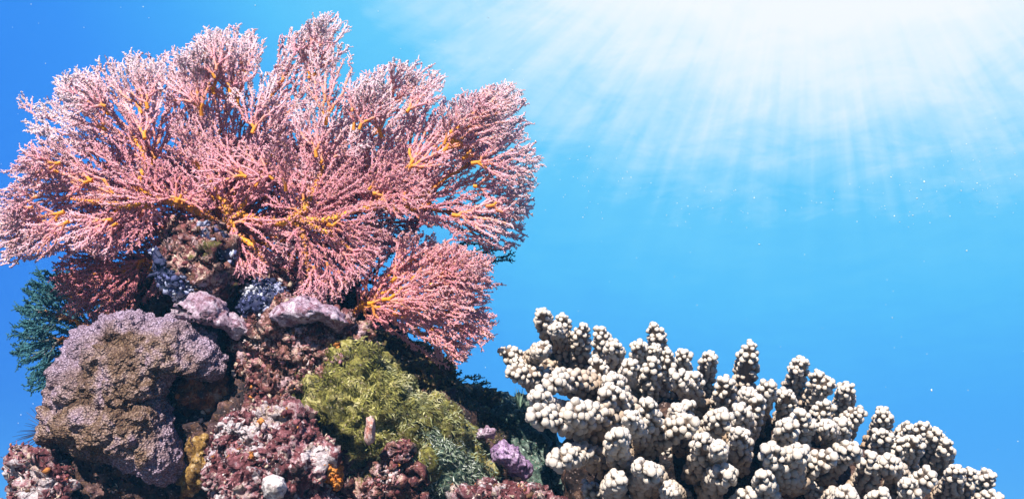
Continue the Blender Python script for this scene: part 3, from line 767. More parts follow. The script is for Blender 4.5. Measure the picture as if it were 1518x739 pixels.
def feather(parent, root, shape, depth, s, seed, white=1.0, du=0.0, dv=0.0, curve=0.0, rough=0.012, tint=(0, 0, 0), pcol=None, bcol=None, dens=1.0):
    """a flat spray of forking strands; shape = outline polygon, or (angle, half angle, length)"""
    rng = np.random.default_rng(seed)
    if isinstance(shape, tuple):
        cdir, hw0, Lm = shape
        def Rf(t): return Lm * (1 - 0.38 * ((t - cdir) / hw0) ** 2)
    else:
        tt = np.linspace(-math.pi, math.pi, 721)[:-1]
        R_ = ray_out(root, shape, tt)
        cen = np.mean(np.array(shape, float), 0); cdir = math.atan2(cen[1] - root[1], cen[0] - root[0])
        k0 = int(np.argmin(np.abs(np.angle(np.exp(1j * (tt - cdir))))))
        lo = hi = 0
        while lo < 358 and R_[(k0 - lo - 1) % 720] > 22: lo += 1
        while hi < 358 and R_[(k0 + hi + 1) % 720] > 22: hi += 1
        st_ = 2 * math.pi / 720
        hw0 = (lo + hi) * st_ / 2; cdir = tt[k0] + (hi - lo) * st_ / 2
        Rr = np.convolve(np.concatenate([R_[-6:], R_, R_[:6]]), np.ones(13) / 13, 'valid')
        def Rf(t): return np.interp((t + math.pi) % (2 * math.pi), tt + math.pi, Rr)
    segs = []                                        # r0, th0, r1, th1, half width
    stack = [(cdir, hw0, 0.0, cdir)]
    while stack:
        tc, hw, rs, ts = stack.pop()
        Rm = float(Rf(tc)) * rng.uniform(0.86, 1.03)
        rf = max(s / hw * rng.uniform(0.6, 1.4), rs + rng.uniform(2, 6))
        end = min(rf, Rm)
        if end > rs + 1:
            k = max(3.0, 0.4 * (end - rs)); n = max(2, int((end - rs) / 4.0) + 1)
            r = np.linspace(rs, end, n)
            th = tc + (ts - tc) * np.exp(-(r - rs) / k) + np.cumsum(rng.normal(0, 0.85, n)) / np.maximum(r, 12) * (r > 3)
            th[0] = ts
            for a in range(n - 1): segs.append((r[a], th[a], r[a + 1], th[a + 1], hw))
            te = th[-1]
        else: te = ts; end = rs
        if rf < Rm and hw * rf > 0.8:
            drop = rng.random() < 0.12 and hw < hw0 * 0.3
            for sg in ((-1, 1) if not drop else (rng.choice([-1, 1]),)):
                stack.append((tc + sg * hw * 0.5 * rng.uniform(0.85, 1.15), hw * 0.5, end, te))
    S = np.array(segs)
    uv = lambda r, t: (root[0] + r * np.cos(t), root[1] + r * np.sin(t))
    Rmax = S[:, 2].max()
    def dep(u, v):
        r2 = ((u - root[0]) ** 2 + (v - root[1]) ** 2) / (Rmax * Rmax)
        return depth + du * (u - root[0]) / FPX + dv * (v - root[1]) / FPX + curve * r2 + rough * np.minimum(1, r2 * 4) * fbm(np.stack([u / 55, v / 55, np.zeros(len(u)) + seed * 3.1], 1), seed % 997, 2)
    ua, va = uv(S[:, 0], S[:, 1]); ub, vb = uv(S[:, 2], S[:, 3])
    jit = rng.normal(0, 0.0012, len(S))
    A = PV(ua, va, dep(ua, va)); B = PV(ub, vb, dep(ub, vb))
    px = depth / FPX
    rp = np.clip(0.85 + 2.3 * (S[:, 4] / hw0) ** 0.55 * min(1.3, Rmax / 100), 0.9, 3.6)
    tip = np.clip(S[:, 2] / Rmax, 0, 1)
    orange = np.array([0.86, 0.38, 0.05]); rose = np.array([0.82, 0.34, 0.42]); pale = np.array([0.88, 0.75, 0.85])
    def colour(t, thick, m):
        k = np.clip((thick - 1.55) / 0.9 + rng.normal(0, 0.22, m), 0, 1)[:, None]; w = (t ** 1.5 * 0.8 * white)[:, None].clip(0, 1)
        return np.clip((rose * (1 - w) + pale * w) * (1 - k) + orange * k + np.array(tint), 0.01, 0.88)
    kb = np.clip((rp - 1.2) / 1.2, 0, 1)[:, None]
    C = colour(tip, rp, len(S)) if bcol is None else (np.array(bcol) * kb + np.array(pcol) * 1.2 * (1 - kb)) * rng.uniform(0.6, 1.3, (len(S), 1))
    # short side twigs in the plane of the spray
    ti = np.concatenate([np.nonzero(rng.random(len(S)) < 0.7 * dens * (S[:, 0] > 8))[0] for _ in range(2)]); nt = len(ti)
    ta = S[ti, 3] + rng.choice([-1, 1], nt) * rng.uniform(0.35, 0.95, nt); tl = rng.uniform(3.0, 8.5, nt)
    u2, v2 = ub[ti] + np.cos(ta) * tl, vb[ti] + np.sin(ta) * tl
    TA = B[ti]; TB = PV(u2, v2, dep(u2, v2) + rng.normal(0, 0.003, nt))
    ct = colour(np.clip(tip[ti] + 0.1, 0, 1), np.ones(nt), nt) if bcol is None else np.array(pcol) * rng.uniform(0.6, 1.3, (nt, 1))
    tr = np.full(nt, 0.75)
    fat = rp > 1.5
    V, Q, CC = tubes(np.concatenate([A[~fat], TA]), np.concatenate([B[~fat], TB]), np.concatenate([rp[~fat], tr]) * px, np.concatenate([rp[~fat] * 0.97, tr * 0.8]) * px,
                     np.concatenate([C[~fat], ct]), np.concatenate([C[~fat], ct]), 3)
    if fat.any():
        V2, Q2, C2 = tubes(A[fat], B[fat], rp[fat] * px, rp[fat] * 0.97 * px, C[fat], C[fat], 6)
        Q = np.concatenate([Q, Q2 + len(V)]); V = np.concatenate([V, V2]); CC = np.concatenate([CC, C2])
    lobe = under(link('fan_spray', mesh_np('fan_spray', V, quads=Q, col=CC), M_FAN), parent)
    SA = np.concatenate([A, TA]); SB = np.concatenate([B, TB]); sr = np.concatenate([rp, tr]); st = np.concatenate([tip, np.clip(tip[ti] + 0.1, 0, 1)])
    pr = rng.random((len(SA), 3)) < np.clip((1.55 - 0.55 * sr) * dens, 0.12, 1)[:, None]
    ii, _ = np.nonzero(pr)
    f = rng.random(len(ii))[:, None]
    ax = SB[ii] - SA[ii]; ax /= np.linalg.norm(ax, axis=1, keepdims=True) + 1e-9
    side = np.cross(ax, FWD); side /= np.linalg.norm(side, axis=1, keepdims=True) + 1e-9
    nrm = side * rng.choice([-1, 1], len(ii))[:, None] + rng.normal(0, 0.45, (len(ii), 3)); nrm /= np.linalg.norm(nrm, axis=1, keepdims=True)
    pc = SA[ii] * (1 - f) + SB[ii] * f + nrm * ((sr[ii] + 0.55) * px)[:, None]
    sz = px * rng.uniform(0.6, 1.3, len(ii))
    rot = np.linalg.qr(rng.normal(0, 1, (len(ii), 3, 3)))[0]
    pv = pc[:, None] + np.einsum('vk,nkj->nvj', TET, rot) * rng.uniform(0.7, 1.3, (len(ii), 4, 1)) * sz[:, None, None]
    pf = TETF[None] + (np.arange(len(ii)) * 4)[:, None, None]
    rose2 = np.array([0.89, 0.41, 0.50]); pale2 = np.array([0.92, 0.89, 0.94]); sal = np.array([0.88, 0.46, 0.18])
    w = np.clip(st[ii] ** 1.1 * 1.1 * white + rng.normal(0, 0.16, len(ii)), 0, 1)[:, None]
    pcx = rose2 * (1 - w) + pale2 * w
    som = rng.random(len(ii)) < 0.22 + 0.14 * (white < 0.6)
    pcx[som] = pcx[som] * 0.35 + sal * 0.65
    pcx = np.clip(pcx + np.array(tint), 0.01, 0.92)
    if pcol is not None: pcx = np.array(pcol) * rng.uniform(0.5, 1.5, (len(ii), 1))
    tag(under(link('polyp_cover', mesh_np('polyp_cover', pv.reshape(-1, 3), pf.reshape(-1, 3), smooth=True, col=np.repeat(pcx, 4, 0)), M_FAN), lobe), kind='stuff')
    return lobe

def stem(parent, lines, name='stem'):
    rng = np.random.default_rng(5)
    for pts in lines:
        p = np.array(pts, float)             # u, v, depth, radius px
        t = np.linspace(0, len(p) - 1, (len(p) - 1) * 9 + 1)
        # smooth interpolation
        def ci(col):
            y = p[:, col]; i = np.clip(t.astype(int), 0, len(p) - 2); f = t - i
            m0 = np.gradient(y)
            return (2 * f ** 3 - 3 * f ** 2 + 1) * y[i] + (f ** 3 - 2 * f ** 2 + f) * m0[i] + (-2 * f ** 3 + 3 * f ** 2) * y[i + 1] + (f ** 3 - f ** 2) * m0[i + 1]
        wob = np.sin(t / t[-1] * math.pi) * 2.2
        c = PV(ci(0) + wob * rng.normal(0, 0.6, len(t)), ci(1) + wob * rng.normal(0, 0.6, len(t)), ci(2)); r = ci(3) * 0.72 * ci(2) / FPX
        n, k = len(c), 12
        tg = np.gradient(c, axis=0); tg /= np.linalg.norm(tg, axis=1, keepdims=True)
        a1 = np.cross(tg, FWD); a1 /= np.linalg.norm(a1, axis=1, keepdims=True); a2 = np.cross(tg, a1)
        th = np.arange(k) * 2 * math.pi / k
        ring = np.cos(th)[None, :, None] * a1[:, None] + np.sin(th)[None, :, None] * a2[:, None]
        v = (c[:, None] + ring * r[:, None, None]).reshape(-1, 3)
        nr = ring.reshape(-1, 3)
        v = v + nr * (fbm(v * 130, 4, 3) * 0.9 * np.repeat(r, k))[:, None]
        i = np.arange(k); j = (i + 1) % k
        q = (np.stack([i, i + k, j + k, j], 1)[None] + (np.arange(n - 1) * k)[:, None, None]).reshape(-1, 4)
        caps = [[e0 + a for a in (0, b, b + 1)] for e0 in (0, (n - 1) * k) for b in range(1, k - 1)]
        base = np.array([0.80, 0.33, 0.025]); alt = np.array([0.62, 0.13, 0.06]); yel = np.array([0.84, 0.50, 0.06])
        w = np.clip(fbm(v * 60, 14, 3) * 1.4 + 0.35, 0, 1)[:, None]; y = np.clip(fbm(v * 35, 19, 2) * 1.5 + 0.3, 0, 1)[:, None]
        col = base * (1 - 0.5 * w) + alt * 0.5 * w; col = col * (1 - 0.6 * y) + yel * 0.6 * y
        so = under(link(name, mesh_np(name, v, tris=caps, quads=q, col=col), M_STEM), parent)
        m_ = int(len(v) * 3.2)
        ia = rng.integers(0, len(v), m_); sel = fbm(v[ia] * 45, 23, 2) + rng.normal(0, 0.25, m_) > -0.02; ia = ia[sel]; m_ = len(ia)
        pc = v[ia] + nr[ia] * 0.0003 + rng.normal(0, 0.0008, (m_, 3))
        rot = np.linalg.qr(rng.normal(0, 1, (m_, 3, 3)))[0]
        pv = pc[:, None] + np.einsum('vk,nkj->nvj', TET, rot) * (rng.uniform(0.0006, 0.0013, m_))[:, None, None]
        pcx = np.array([0.88, 0.44, 0.48]) * rng.uniform(0.7, 1.05, (m_, 1)); hot = rng.random(m_) < 0.35; pcx[hot] = np.array([0.86, 0.42, 0.10]) * rng.uniform(0.7, 1.0, (hot.sum(), 1))
        tag(under(link('polyp_cover', mesh_np('polyp_cover', pv.reshape(-1, 3), (TETF[None] + (np.arange(m_) * 4)[:, None, None]).reshape(-1, 3), col=np.repeat(pcx, 4, 0)), M_FAN), so), kind='stuff')

fan = empty('sea_fan', P(325, 362, 1.0), 'huge pink sea fan with orange stems filling the upper left', 'sea fan')
stem(fan, [
    [(332, 368, 1.00, 11), (322, 338, .985, 10), (300, 316, .975, 9), (262, 300, .97, 7), (225, 296, .97, 6), (188, 304, .975, 5), (150, 300, .98, 3.5), (105, 295, .99, 2.2)],
    [(330, 355, .99, 9), (340, 322, .98, 8), (332, 298, .985, 6.5), (308, 268, 1.0, 5), (288, 235, 1.02, 3.5), (270, 200, 1.03, 2)],
    [(336, 340, .985, 7), (352, 318, .975, 6.5), (392, 328, .97, 6), (438, 323, .955, 6.5), (458, 298, .955, 5.5), (470, 270, .97, 4), (488, 225, .99, 2)],
    [(436, 322, .955, 6.5), (478, 326, .953, 5.5), (515, 316, .96, 4.5), (560, 306, .97, 5), (602, 312, .975, 5), (640, 300, .98, 3)],
    [(226, 297, .97, 6), (206, 268, .985, 5), (214, 238, 1.0, 4), (200, 205, 1.02, 2)],
    [(440, 322, .953, 5.5), (470, 338, .948, 5), (500, 352, .95, 3.4), (520, 372, .955, 2)],
    [(336, 335, .985, 6), (352, 348, .965, 5), (378, 366, .955, 3.5), (392, 390, .955, 2)],
    [(352, 318, .98, 5), (372, 285, .99, 4.5), (398, 240, 1.0, 3.5), (420, 190, 1.02, 2)],
    [(440, 322, .96, 4.5), (450, 350, .955, 3.6), (455, 385, .955, 2.4), (460, 410, .955, 1.6)],
    [(602, 312, .975, 4.5), (625, 290, .975, 3.6), (665, 262, .985, 2.5), (700, 240, .99, 1.6)],
])
POLY = dict(
    A=[(33, 190), (48, 160), (75, 128), (105, 112), (125, 98), (160, 84), (190, 78), (225, 84), (250, 76), (275, 110), (285, 200), (225, 240), (130, 240), (60, 215)],
    B=[(-8, 300), (8, 262), (30, 232), (65, 205), (110, 195), (180, 200), (240, 245), (248, 300), (235, 345), (195, 368), (165, 388), (130, 372), (90, 378), (45, 392), (-6, 398), (-12, 350)],
    C=[(240, 80), (275, 72), (295, 48), (335, 34), (372, 42), (395, 62), (430, 48), (455, 34), (500, 18), (521, 36), (522, 75), (500, 105), (470, 150), (440, 230), (400, 290), (300, 300), (255, 250)],
    D=[(395, 215), (440, 160), (480, 130), (525, 130), (545, 105), (580, 92), (625, 92), (668, 102), (668, 132), (630, 165), (610, 215), (580, 280), (500, 310), (430, 300)],
    E=[(545, 300), (565, 235), (590, 180), (615, 150), (665, 158), (695, 135), (735, 126), (778, 136), (796, 180), (785, 200), (745, 230), (690, 255), (630, 290)],
    F=[(585, 300), (610, 270), (680, 230), (740, 215), (795, 208), (810, 245), (790, 275), (795, 302), (775, 330), (778, 358), (750, 380), (705, 362), (660, 340), (620, 328)],
    G=[(380, 330), (400, 270), (450, 225), (530, 230), (580, 270), (592, 325), (580, 375), (555, 400), (520, 430), (492, 452), (450, 448), (425, 440), (430, 405), (445, 370)],
    H=[(338, 320), (390, 318), (438, 335), (446, 365), (432, 392), (400, 404), (372, 414), (348, 402), (340, 360)],
    L=[(250, 300), (235, 240), (260, 170), (330, 120), (420, 140), (440, 220), (400, 290), (345, 320)],
    M=[(120, 290), (160, 240), (235, 235), (280, 265), (320, 300), (300, 318), (235, 290), (190, 310)],
    N=[(440, 320), (440, 250), (500, 170), (590, 180), (640, 230), (640, 290), (600, 320), (520, 325)],
)
feather(fan, (225, 245), POLY['A'], 1.03, 5.0, 201, white=1.15, du=0.10, dv=-0.15)  # upper lobes whiter: pale polyps, plus bright top light painted into the colour
feather(fan, (222, 300), POLY['B'], 0.975, 5.0, 202, white=0.75, du=-0.02, dv=0.0, curve=0.05)
feather(fan, (318, 300), POLY['C'], 1.00, 5.0, 203, white=1.15, dv=-0.25)
feather(fan, (452, 305), POLY['D'], 0.99, 5.0, 204, white=1.1, dv=-0.22, du=0.08)
feather(fan, (560, 306), POLY['E'], 0.985, 5.0, 205, white=1.05, du=0.10, dv=-0.10)
feather(fan, (602, 312), POLY['F'], 0.975, 5.0, 206, white=0.9, du=0.06)
feather(fan, (440, 323), POLY['G'], 0.955, 5.0, 207, white=0.35, curve=0.02)
feather(fan, (342, 328), POLY['H'], 0.965, 5.0, 208, white=0.35, dv=-0.35)
feather(fan, (338, 318), POLY['L'], 0.985, 5.0, 209, white=0.6, dv=-0.1)
feather(fan, (262, 300), POLY['M'], 0.962, 5.0, 210, white=0.45)
feather(fan, (560, 306), POLY['N'], 0.98, 5.0, 211, white=0.6, dv=-0.1)
# sprays that stand out in front of the sheets
def sprays(parent, roots, n, seed, white, dlo, dhi, hub, size=(80, 150), tint=(0, 0, 0), spread=0.3, limit=None):
    rng = np.random.default_rng(seed)
    for k in range(n):
        (ru, rv, rd) = roots[k % len(roots)]
        ru += rng.normal(0, 16); rv += rng.normal(0, 14)
        an = math.atan2(rv - hub[1], ru - hub[0]) + rng.normal(0, spread)
        L = rng.uniform(*size); c, s_ = math.cos(an), math.sin(an)
        lim = limit or list(POLY.values())
        while L > 35 and not any(in_poly(np.array([ru + c * L * 1.02]), np.array([rv + s_ * L * 1.02]), q)[0] for q in lim): L *= 0.93
        feather(parent, (ru, rv), (an, rng.uniform(0.45, 0.85), L), rd - rng.uniform(dlo, dhi), 4.8, seed * 50 + k, white=white, du=rng.normal(0, 0.3), dv=rng.normal(-0.05, 0.3), tint=tint)
sprays(fan, [(150, 180, 1.0), (110, 150, 1.0), (190, 150, 1.0), (220, 190, 1.0), (90, 180, 1.0)], 11, 301, 1.2, 0.0, 0.03, (260, 330))
sprays(fan, [(90, 250, .985), (140, 270, .98), (60, 290, .985), (120, 320, .98), (70, 340, .985), (170, 330, .975)], 13, 302, 0.7, 0.0, 0.03, (215, 300))
sprays(fan, [(310, 170, 1.0), (340, 110, 1.0), (390, 130, 1.0), (430, 90, 1.0), (300, 120, 1.0), (360, 190, 1.0), (450, 110, 1.0)], 14, 303, 1.1, 0.0, 0.04, (340, 330))
sprays(fan, [(500, 190, .985), (560, 150, .985), (540, 200, .98), (600, 140, .985), (480, 230, .975)], 11, 304, 1.05, 0.0, 0.03, (470, 330))
sprays(fan, [(640, 210, .98), (690, 180, .98), (720, 170, .98), (660, 240, .975), (620, 230, .975), (700, 270, .975), (730, 290, .975), (680, 310, .975)], 15, 305, 0.95, 0.0, 0.03, (570, 300))
sprays(fan, [(500, 340, .955), (520, 370, .955), (480, 380, .955), (460, 400, .955), (530, 300, .955), (420, 280, .96), (350, 260, .965), (300, 250, .97)], 14, 306, 0.45, 0.0, 0.02, (440, 310), size=(60, 95))
sprays(fan, [(370, 360, .955), (390, 370, .955), (355, 370, .955)], 5, 307, 0.4, 0.0, 0.02, (350, 330), size=(45, 65))
# sheets farther back that close the view through
for kx, (rt, d0, sd) in dict(A=((225, 245), 1.09, 221), B=((222, 300), 1.03, 222), C=((318, 300), 1.08, 223), D=((452, 305), 1.06, 224), E=((560, 306), 1.05, 225),
                             F=((602, 312), 1.04, 226), G=((440, 323), 1.02, 227), L=((338, 318), 1.05, 228), M=((262, 300), 1.03, 229), N=((560, 306), 1.05, 230), H=((342, 328), 1.0, 234)).items():
    pc = np.array(POLY[kx], float); cc = pc.mean(0)
    fan_lobe(fan, rt, [tuple(q) for q in (pc - cc) * 0.93 + cc], d0, 7.0, sd, white=0.8, dv=-0.1)

fan_lobe(fan, (335, 345), [(110, 310), (150, 240), (240, 215), (340, 215), (450, 215), (560, 230), (650, 270), (640, 330), (580, 370), (500, 410), (420, 430), (340, 400), (240, 370), (150, 370)], 1.08, 5.0, 235, white=0.1)
fan_lobe(fan, (335, 345), [(140, 320), (200, 240), (340, 200), (480, 200), (610, 250), (630, 330), (540, 390), (420, 420), (300, 390), (170, 360)], 1.12, 5.0, 236, white=0.1)

fan2 = empty('sea_fan', P(528, 452, 1.0), 'smaller pink and orange sea fan hanging below the big one on the right', 'sea fan')
PI_ = [(520, 455), (535, 420), (560, 385), (585, 345), (620, 340), (660, 348), (700, 375), (732, 395), (742, 435), (730, 470), (735, 500), (705, 520), (690, 552), (655, 545), (625, 525), (600, 505), (560, 485), (528, 474)]
stem(fan2, [[(520, 470, 1.00, 5), (545, 445, .985, 5), (580, 432, .975, 4), (625, 430, .975, 2.8), (670, 440, .98, 1.8)],
            [(560, 440, .98, 4), (590, 465, .975, 3.2), (620, 490, .975, 2.2), (645, 515, .975, 1.5)],
            [(548, 444, .985, 4), (575, 410, .98, 3), (605, 380, .985, 2)]])
feather(fan2, (532, 455), PI_, 0.975, 4.3, 231, white=0.45, du=0.05, tint=(0.02, 0.0, -0.02))
feather(fan2, (545, 450), [(530, 455), (560, 420), (640, 400), (700, 430), (690, 500), (660, 520), (600, 490), (545, 470)], 0.955, 5.0, 232, white=0.4, tint=(0.02, 0.0, -0.02))
sprays(fan2, [(600, 420, .965), (640, 400, .965), (660, 440, .965), (640, 470, .965), (660, 500, .965), (610, 380, .97), (590, 460, .965), (575, 420, .96), (620, 360, .97), (680, 410, .965)], 24, 308, 0.5, 0.0, 0.025, (530, 450), size=(60, 110), tint=(0.02, 0, -0.02), limit=[PI_])
fan_lobe(fan2, (532, 455), [(530, 440), (580, 360), (650, 360), (720, 400), (725, 480), (680, 530), (600, 490)], 1.02, 8.0, 233, white=0.4)

fan3 = empty('sea_fan', P(235, 385, 1.06), 'sea fan under the left wing of the pink one, its shadow painted in as dark red', 'sea fan')
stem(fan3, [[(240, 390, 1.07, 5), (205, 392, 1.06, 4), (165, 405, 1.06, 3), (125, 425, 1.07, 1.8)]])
feather(fan3, (232, 392), [(75, 400), (100, 375), (150, 365), (225, 352), (250, 385), (245, 430), (195, 460), (140, 478), (95, 470)], 1.06, 4.0, 241, white=0.0, tint=(-0.18, -0.08, -0.1))  # tint puts the shadow of the fan above into the strand colours
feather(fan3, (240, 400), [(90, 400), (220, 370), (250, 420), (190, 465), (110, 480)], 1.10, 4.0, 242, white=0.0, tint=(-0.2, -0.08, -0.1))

fan4 = empty('sea_fan', P(140, 500, 1.12), 'sparse sea fan with orange veins at the left edge, blue ambient light painted in as teal', 'sea fan')
stem(fan4, [[(165, 505, 1.12, 4), (130, 485, 1.11, 3.4), (95, 470, 1.11, 2.6), (60, 462, 1.12, 1.6)],
            [(135, 488, 1.11, 3.2), (105, 500, 1.11, 2.6), (75, 515, 1.115, 1.8), (45, 530, 1.12, 1.2)],
            [(140, 492, 1.11, 3.0), (112, 525, 1.11, 2.4), (90, 555, 1.12, 1.6)]])
feather(fan4, (150, 497), [(14, 500), (25, 470), (22, 440), (45, 425), (60, 405), (110, 400), (160, 440), (160, 500), (110, 560), (75, 600), (48, 585), (30, 545)], 1.115, 4.0, 251, pcol=(0.05, 0.17, 0.20), bcol=(0.45, 0.18, 0.05))  # orange veins are its own; teal is unlit blue ambient put into the polyps
feather(fan4, (150, 497), [(25, 510), (30, 440), (80, 410), (155, 440), (150, 510), (85, 590), (45, 570)], 1.17, 4.0, 252, pcol=(0.05, 0.17, 0.20), bcol=(0.45, 0.18, 0.05))

for k, (ru, rv, an, L) in enumerate([(110, 440, 3.5, 70), (100, 470, 3.1, 75), (95, 500, 2.8, 70), (105, 520, 2.3, 75), (125, 450, 3.9, 60)]):
    feather(fan4, (ru, rv), (an, 0.7, L), 1.09 + 0.006 * k, 4.0, 271 + k, pcol=(0.05, 0.17, 0.20), bcol=(0.45, 0.18, 0.05))
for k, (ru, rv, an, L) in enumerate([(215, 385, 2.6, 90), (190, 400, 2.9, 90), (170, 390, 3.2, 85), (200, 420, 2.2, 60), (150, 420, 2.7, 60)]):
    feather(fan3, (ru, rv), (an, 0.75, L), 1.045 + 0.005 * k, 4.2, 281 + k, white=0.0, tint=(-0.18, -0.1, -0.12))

fan5 = empty('sea_fan', P(640, 560, 1.16), 'sea fan peeping out behind the weedy ridge, dim ambient light painted in as blue green', 'sea fan')
feather(fan5, (620, 590), [(590, 580), (620, 530), (690, 545), (730, 575), (735, 605), (690, 625), (630, 600)], 1.15, 5.0, 261, pcol=(0.04, 0.12, 0.12), bcol=(0.10, 0.09, 0.06))  # beyond the strobe: blue ambient light put into polyp and branch colours
fan6 = empty('sea_fan', P(560, 400, 1.13), 'sea fan glimpsed in the gap between the two pink fans, dim ambient light painted in as teal', 'sea fan')
feather(fan6, (540, 420), [(530, 400), (580, 320), (660, 310), (740, 350), (770, 385), (720, 395), (640, 400), (560, 430)], 1.12, 5.0, 262, pcol=(0.04, 0.12, 0.12), bcol=(0.10, 0.09, 0.06))  # out of the strobe's reach, so the ambient teal is painted on

# ------------------------------------------------------------------ finger coral
BR = [ # tip u, v, base u, v (or None), size
    (801, 463, 822, 530, 1.0), (833, 470, 846, 540, .95), (863, 484, 872, 552, 1.0), (892, 489, 893, 560, .95), (908, 511, 922, 580, 1.0),
    (746, 520, 838, 548, 1.0), (756, 551, 845, 578, 1.0), (970, 484, 972, 570, 1.05), (948, 510, 962, 580, .9), (990, 523, 985, 590, .95),
    (1013, 523, 1015, 590, .9), (1054, 527, 1052, 590, .9), (968, 536, 968, 620, 1.1), (1112, 513, 1114, 590, 1.15), (884, 536, 908, 605, 1.0),
    (813, 568, 885, 592, 1.1), (904, 562, 932, 625, 1.1), (895, 582, 948, 648, 1.2), (845, 614, 915, 652, 1.25), (790, 617, 868, 655, 1.2),
    (797, 586, 860, 615, 1.1), (918, 643, 945, 690, 1.1), (822, 684, 890, 705, 1.1), (962, 597, 950, 668, 1.1), (1027, 626, 962, 680, 1.25),
    (1003, 558, 1045, 620, 1.1), (1075, 565, 1058, 630, 1.15), (1068, 539, 1072, 600, 1.0), (1030, 558, 1045, 610, 1.0), (1073, 617, 1065, 670, 1.2),
    (1124, 592, 1108, 660, 1.1), (1098, 606, 1090, 660, 1.0), (965, 699, 970, 745, 1.1), (1078, 703, 1064, 760, 1.1), (1045, 648, 1040, 700, 1.0),
    (918, 712, 930, 760, 1.0), (1095, 640, 1085, 695, 1.0), (1189, 536, 1184, 605, 1.0), (1213, 554, 1206, 615, .95), (1232, 566, 1205, 615, .95),
    (1143, 571, 1126, 650, 1.1), (1164, 583, 1158, 640, 1.0), (1255, 573, 1252, 635, 1.0), (1274, 610, 1264, 660, .95), (1224, 599, 1226, 665, 1.05),
    (1248, 628, 1240, 690, 1.1), (1189, 614, 1190, 680, 1.1), (1168, 632, 1152, 700, 1.1), (1137, 667, 1188, 708, 1.15), (1182, 674, 1180, 730, 1.1),
    (1233, 677, 1185, 720, 1.15), (1267, 667, 1240, 720, 1.1), (1309, 611, 1302, 665, 1.0), (1293, 619, 1290, 670, .95), (1308, 641, 1300, 700, 1.05),
    (1292, 677, 1270, 735, 1.1), (1311, 684, 1338, 735, 1.1), (1346, 634, 1346, 690, .95), (1370, 631, 1366, 690, .95), (1388, 639, 1378, 700, 1.0),
    (1357, 653, 1355, 720, 1.0), (1402, 656, 1390, 715, 1.0), (1336, 653, 1335, 710, .95), (1379, 704, 1358, 760, 1.1), (1419, 694, 1400, 740, .95),
    (1438, 698, 1420, 745, .95), (1468, 705, 1438, 755, 1.05), (1434, 716, 1418, 765, 1.05), (1478, 737, 1440, 775, 1.0), (1262, 733, 1255, 780, 1.0),
    (1308, 731, 1305, 780, 1.0), (1088, 704, 1100, 750, 1.0), (1115, 733, 1110, 780, 1.0), (1132, 704, 1145, 750, 1.0), (1010, 735, 1010, 780, 1.0, .90), (870, 722, 900, 765, 1.0, .90), (1030, 695, 1025, 745, .9, .92), (1205, 722, 1200, 775, .9, .90), (990, 665, 985, 715, .9, .93), (1160, 728, 1165, 780, .9, .90), (945, 738, 950, 790, .9, .88), (1055, 738, 1055, 790, .85, .89), (880, 665, 905, 710, .95, .93), (1345, 715, 1345, 765, 1.0), (1150, 655, 1150, 715, 0.95), (1020, 600, 1025, 660, .95), (935, 540, 945, 600, .9),
]
SKY_U = [740, 800, 860, 970, 1050, 1112, 1190, 1255, 1310, 1390, 1470]; SKY_V = [515, 460, 480, 480, 520, 510, 532, 570, 608, 632, 700]
_keep = []
for q in BR:                                         # no two fingers on one spot
    if all(math.hypot(q[0] - w[0], q[1] - w[1]) > 19 for w in _keep): _keep.append(q)
BR = list(_keep)
_r = random.Random(4)
for q in _keep:                                      # short side branchlets
    if _r.random() < 0.2:
        t = _r.uniform(0.35, 0.6); a = _r.choice([-1, 1]) * _r.uniform(16, 30)
        mu, mv = q[0] + (q[2] - q[0]) * t, q[1] + (q[3] - q[1]) * t
        cand = (mu + a, mv - _r.uniform(14, 30), mu, mv + 14, q[4] * 0.74)
        if cand[1] > np.interp(cand[0], SKY_U, SKY_V) + 4 and all(math.hypot(cand[0] - w[0], cand[1] - w[1]) > 15 for w in BR): BR.append(cand)
stag = empty('finger_coral', P(1090, 790, 0.93), 'cream white finger coral with stubby knobbed branches, lower right', 'coral')

# one corallite: a short rounded cup
def corallite_mesh(k, seed):
    rng = np.random.default_rng(seed)
    prof = [(0.80, -0.1), (0.92, 0.55), (0.96, 0.93), (0.62, 1.16), (0.0, 1.20)]
    v, c = [], []
    for r, h in prof[:-1]:
        for i in range(k):
            a = i * 2 * math.pi / k
            v.append((r * math.cos(a) * (1 + rng.normal(0, .06)), r * math.sin(a) * (1 + rng.normal(0, .06)), h + rng.normal(0, .03)))
    v.append((0, 0, prof[-1][1]))
    v = np.array(v)
    q = [[r * k + i, r * k + (i + 1) % k, (r + 1) * k + (i + 1) % k, (r + 1) * k + i] for r in range(len(prof) - 2) for i in range(k)]
    t = [[(len(prof) - 2) * k + i, (len(prof) - 2) * k + (i + 1) % k, len(v) - 1] for i in range(k)]
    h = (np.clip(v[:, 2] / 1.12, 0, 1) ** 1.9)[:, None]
    low = np.array([0.13, 0.09, 0.06]); top = np.array([0.60, 0.56, 0.49])  # brown foot and pale tip, foot darkened further as shade in the gaps
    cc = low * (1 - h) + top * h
    return v, np.array(q), np.array(t), cc
CK = [corallite_mesh(6, s) for s in (1, 2, 3)]
CK_LOW = [corallite_mesh(4, s) for s in (4, 5, 6)]                # for those that face away from the light and the lens
CK_ME = [mesh_np('corallite', v, t, q, True, c) for v, q, t, c in CK]
for me in CK_ME: me.materials.append(M_STAG)

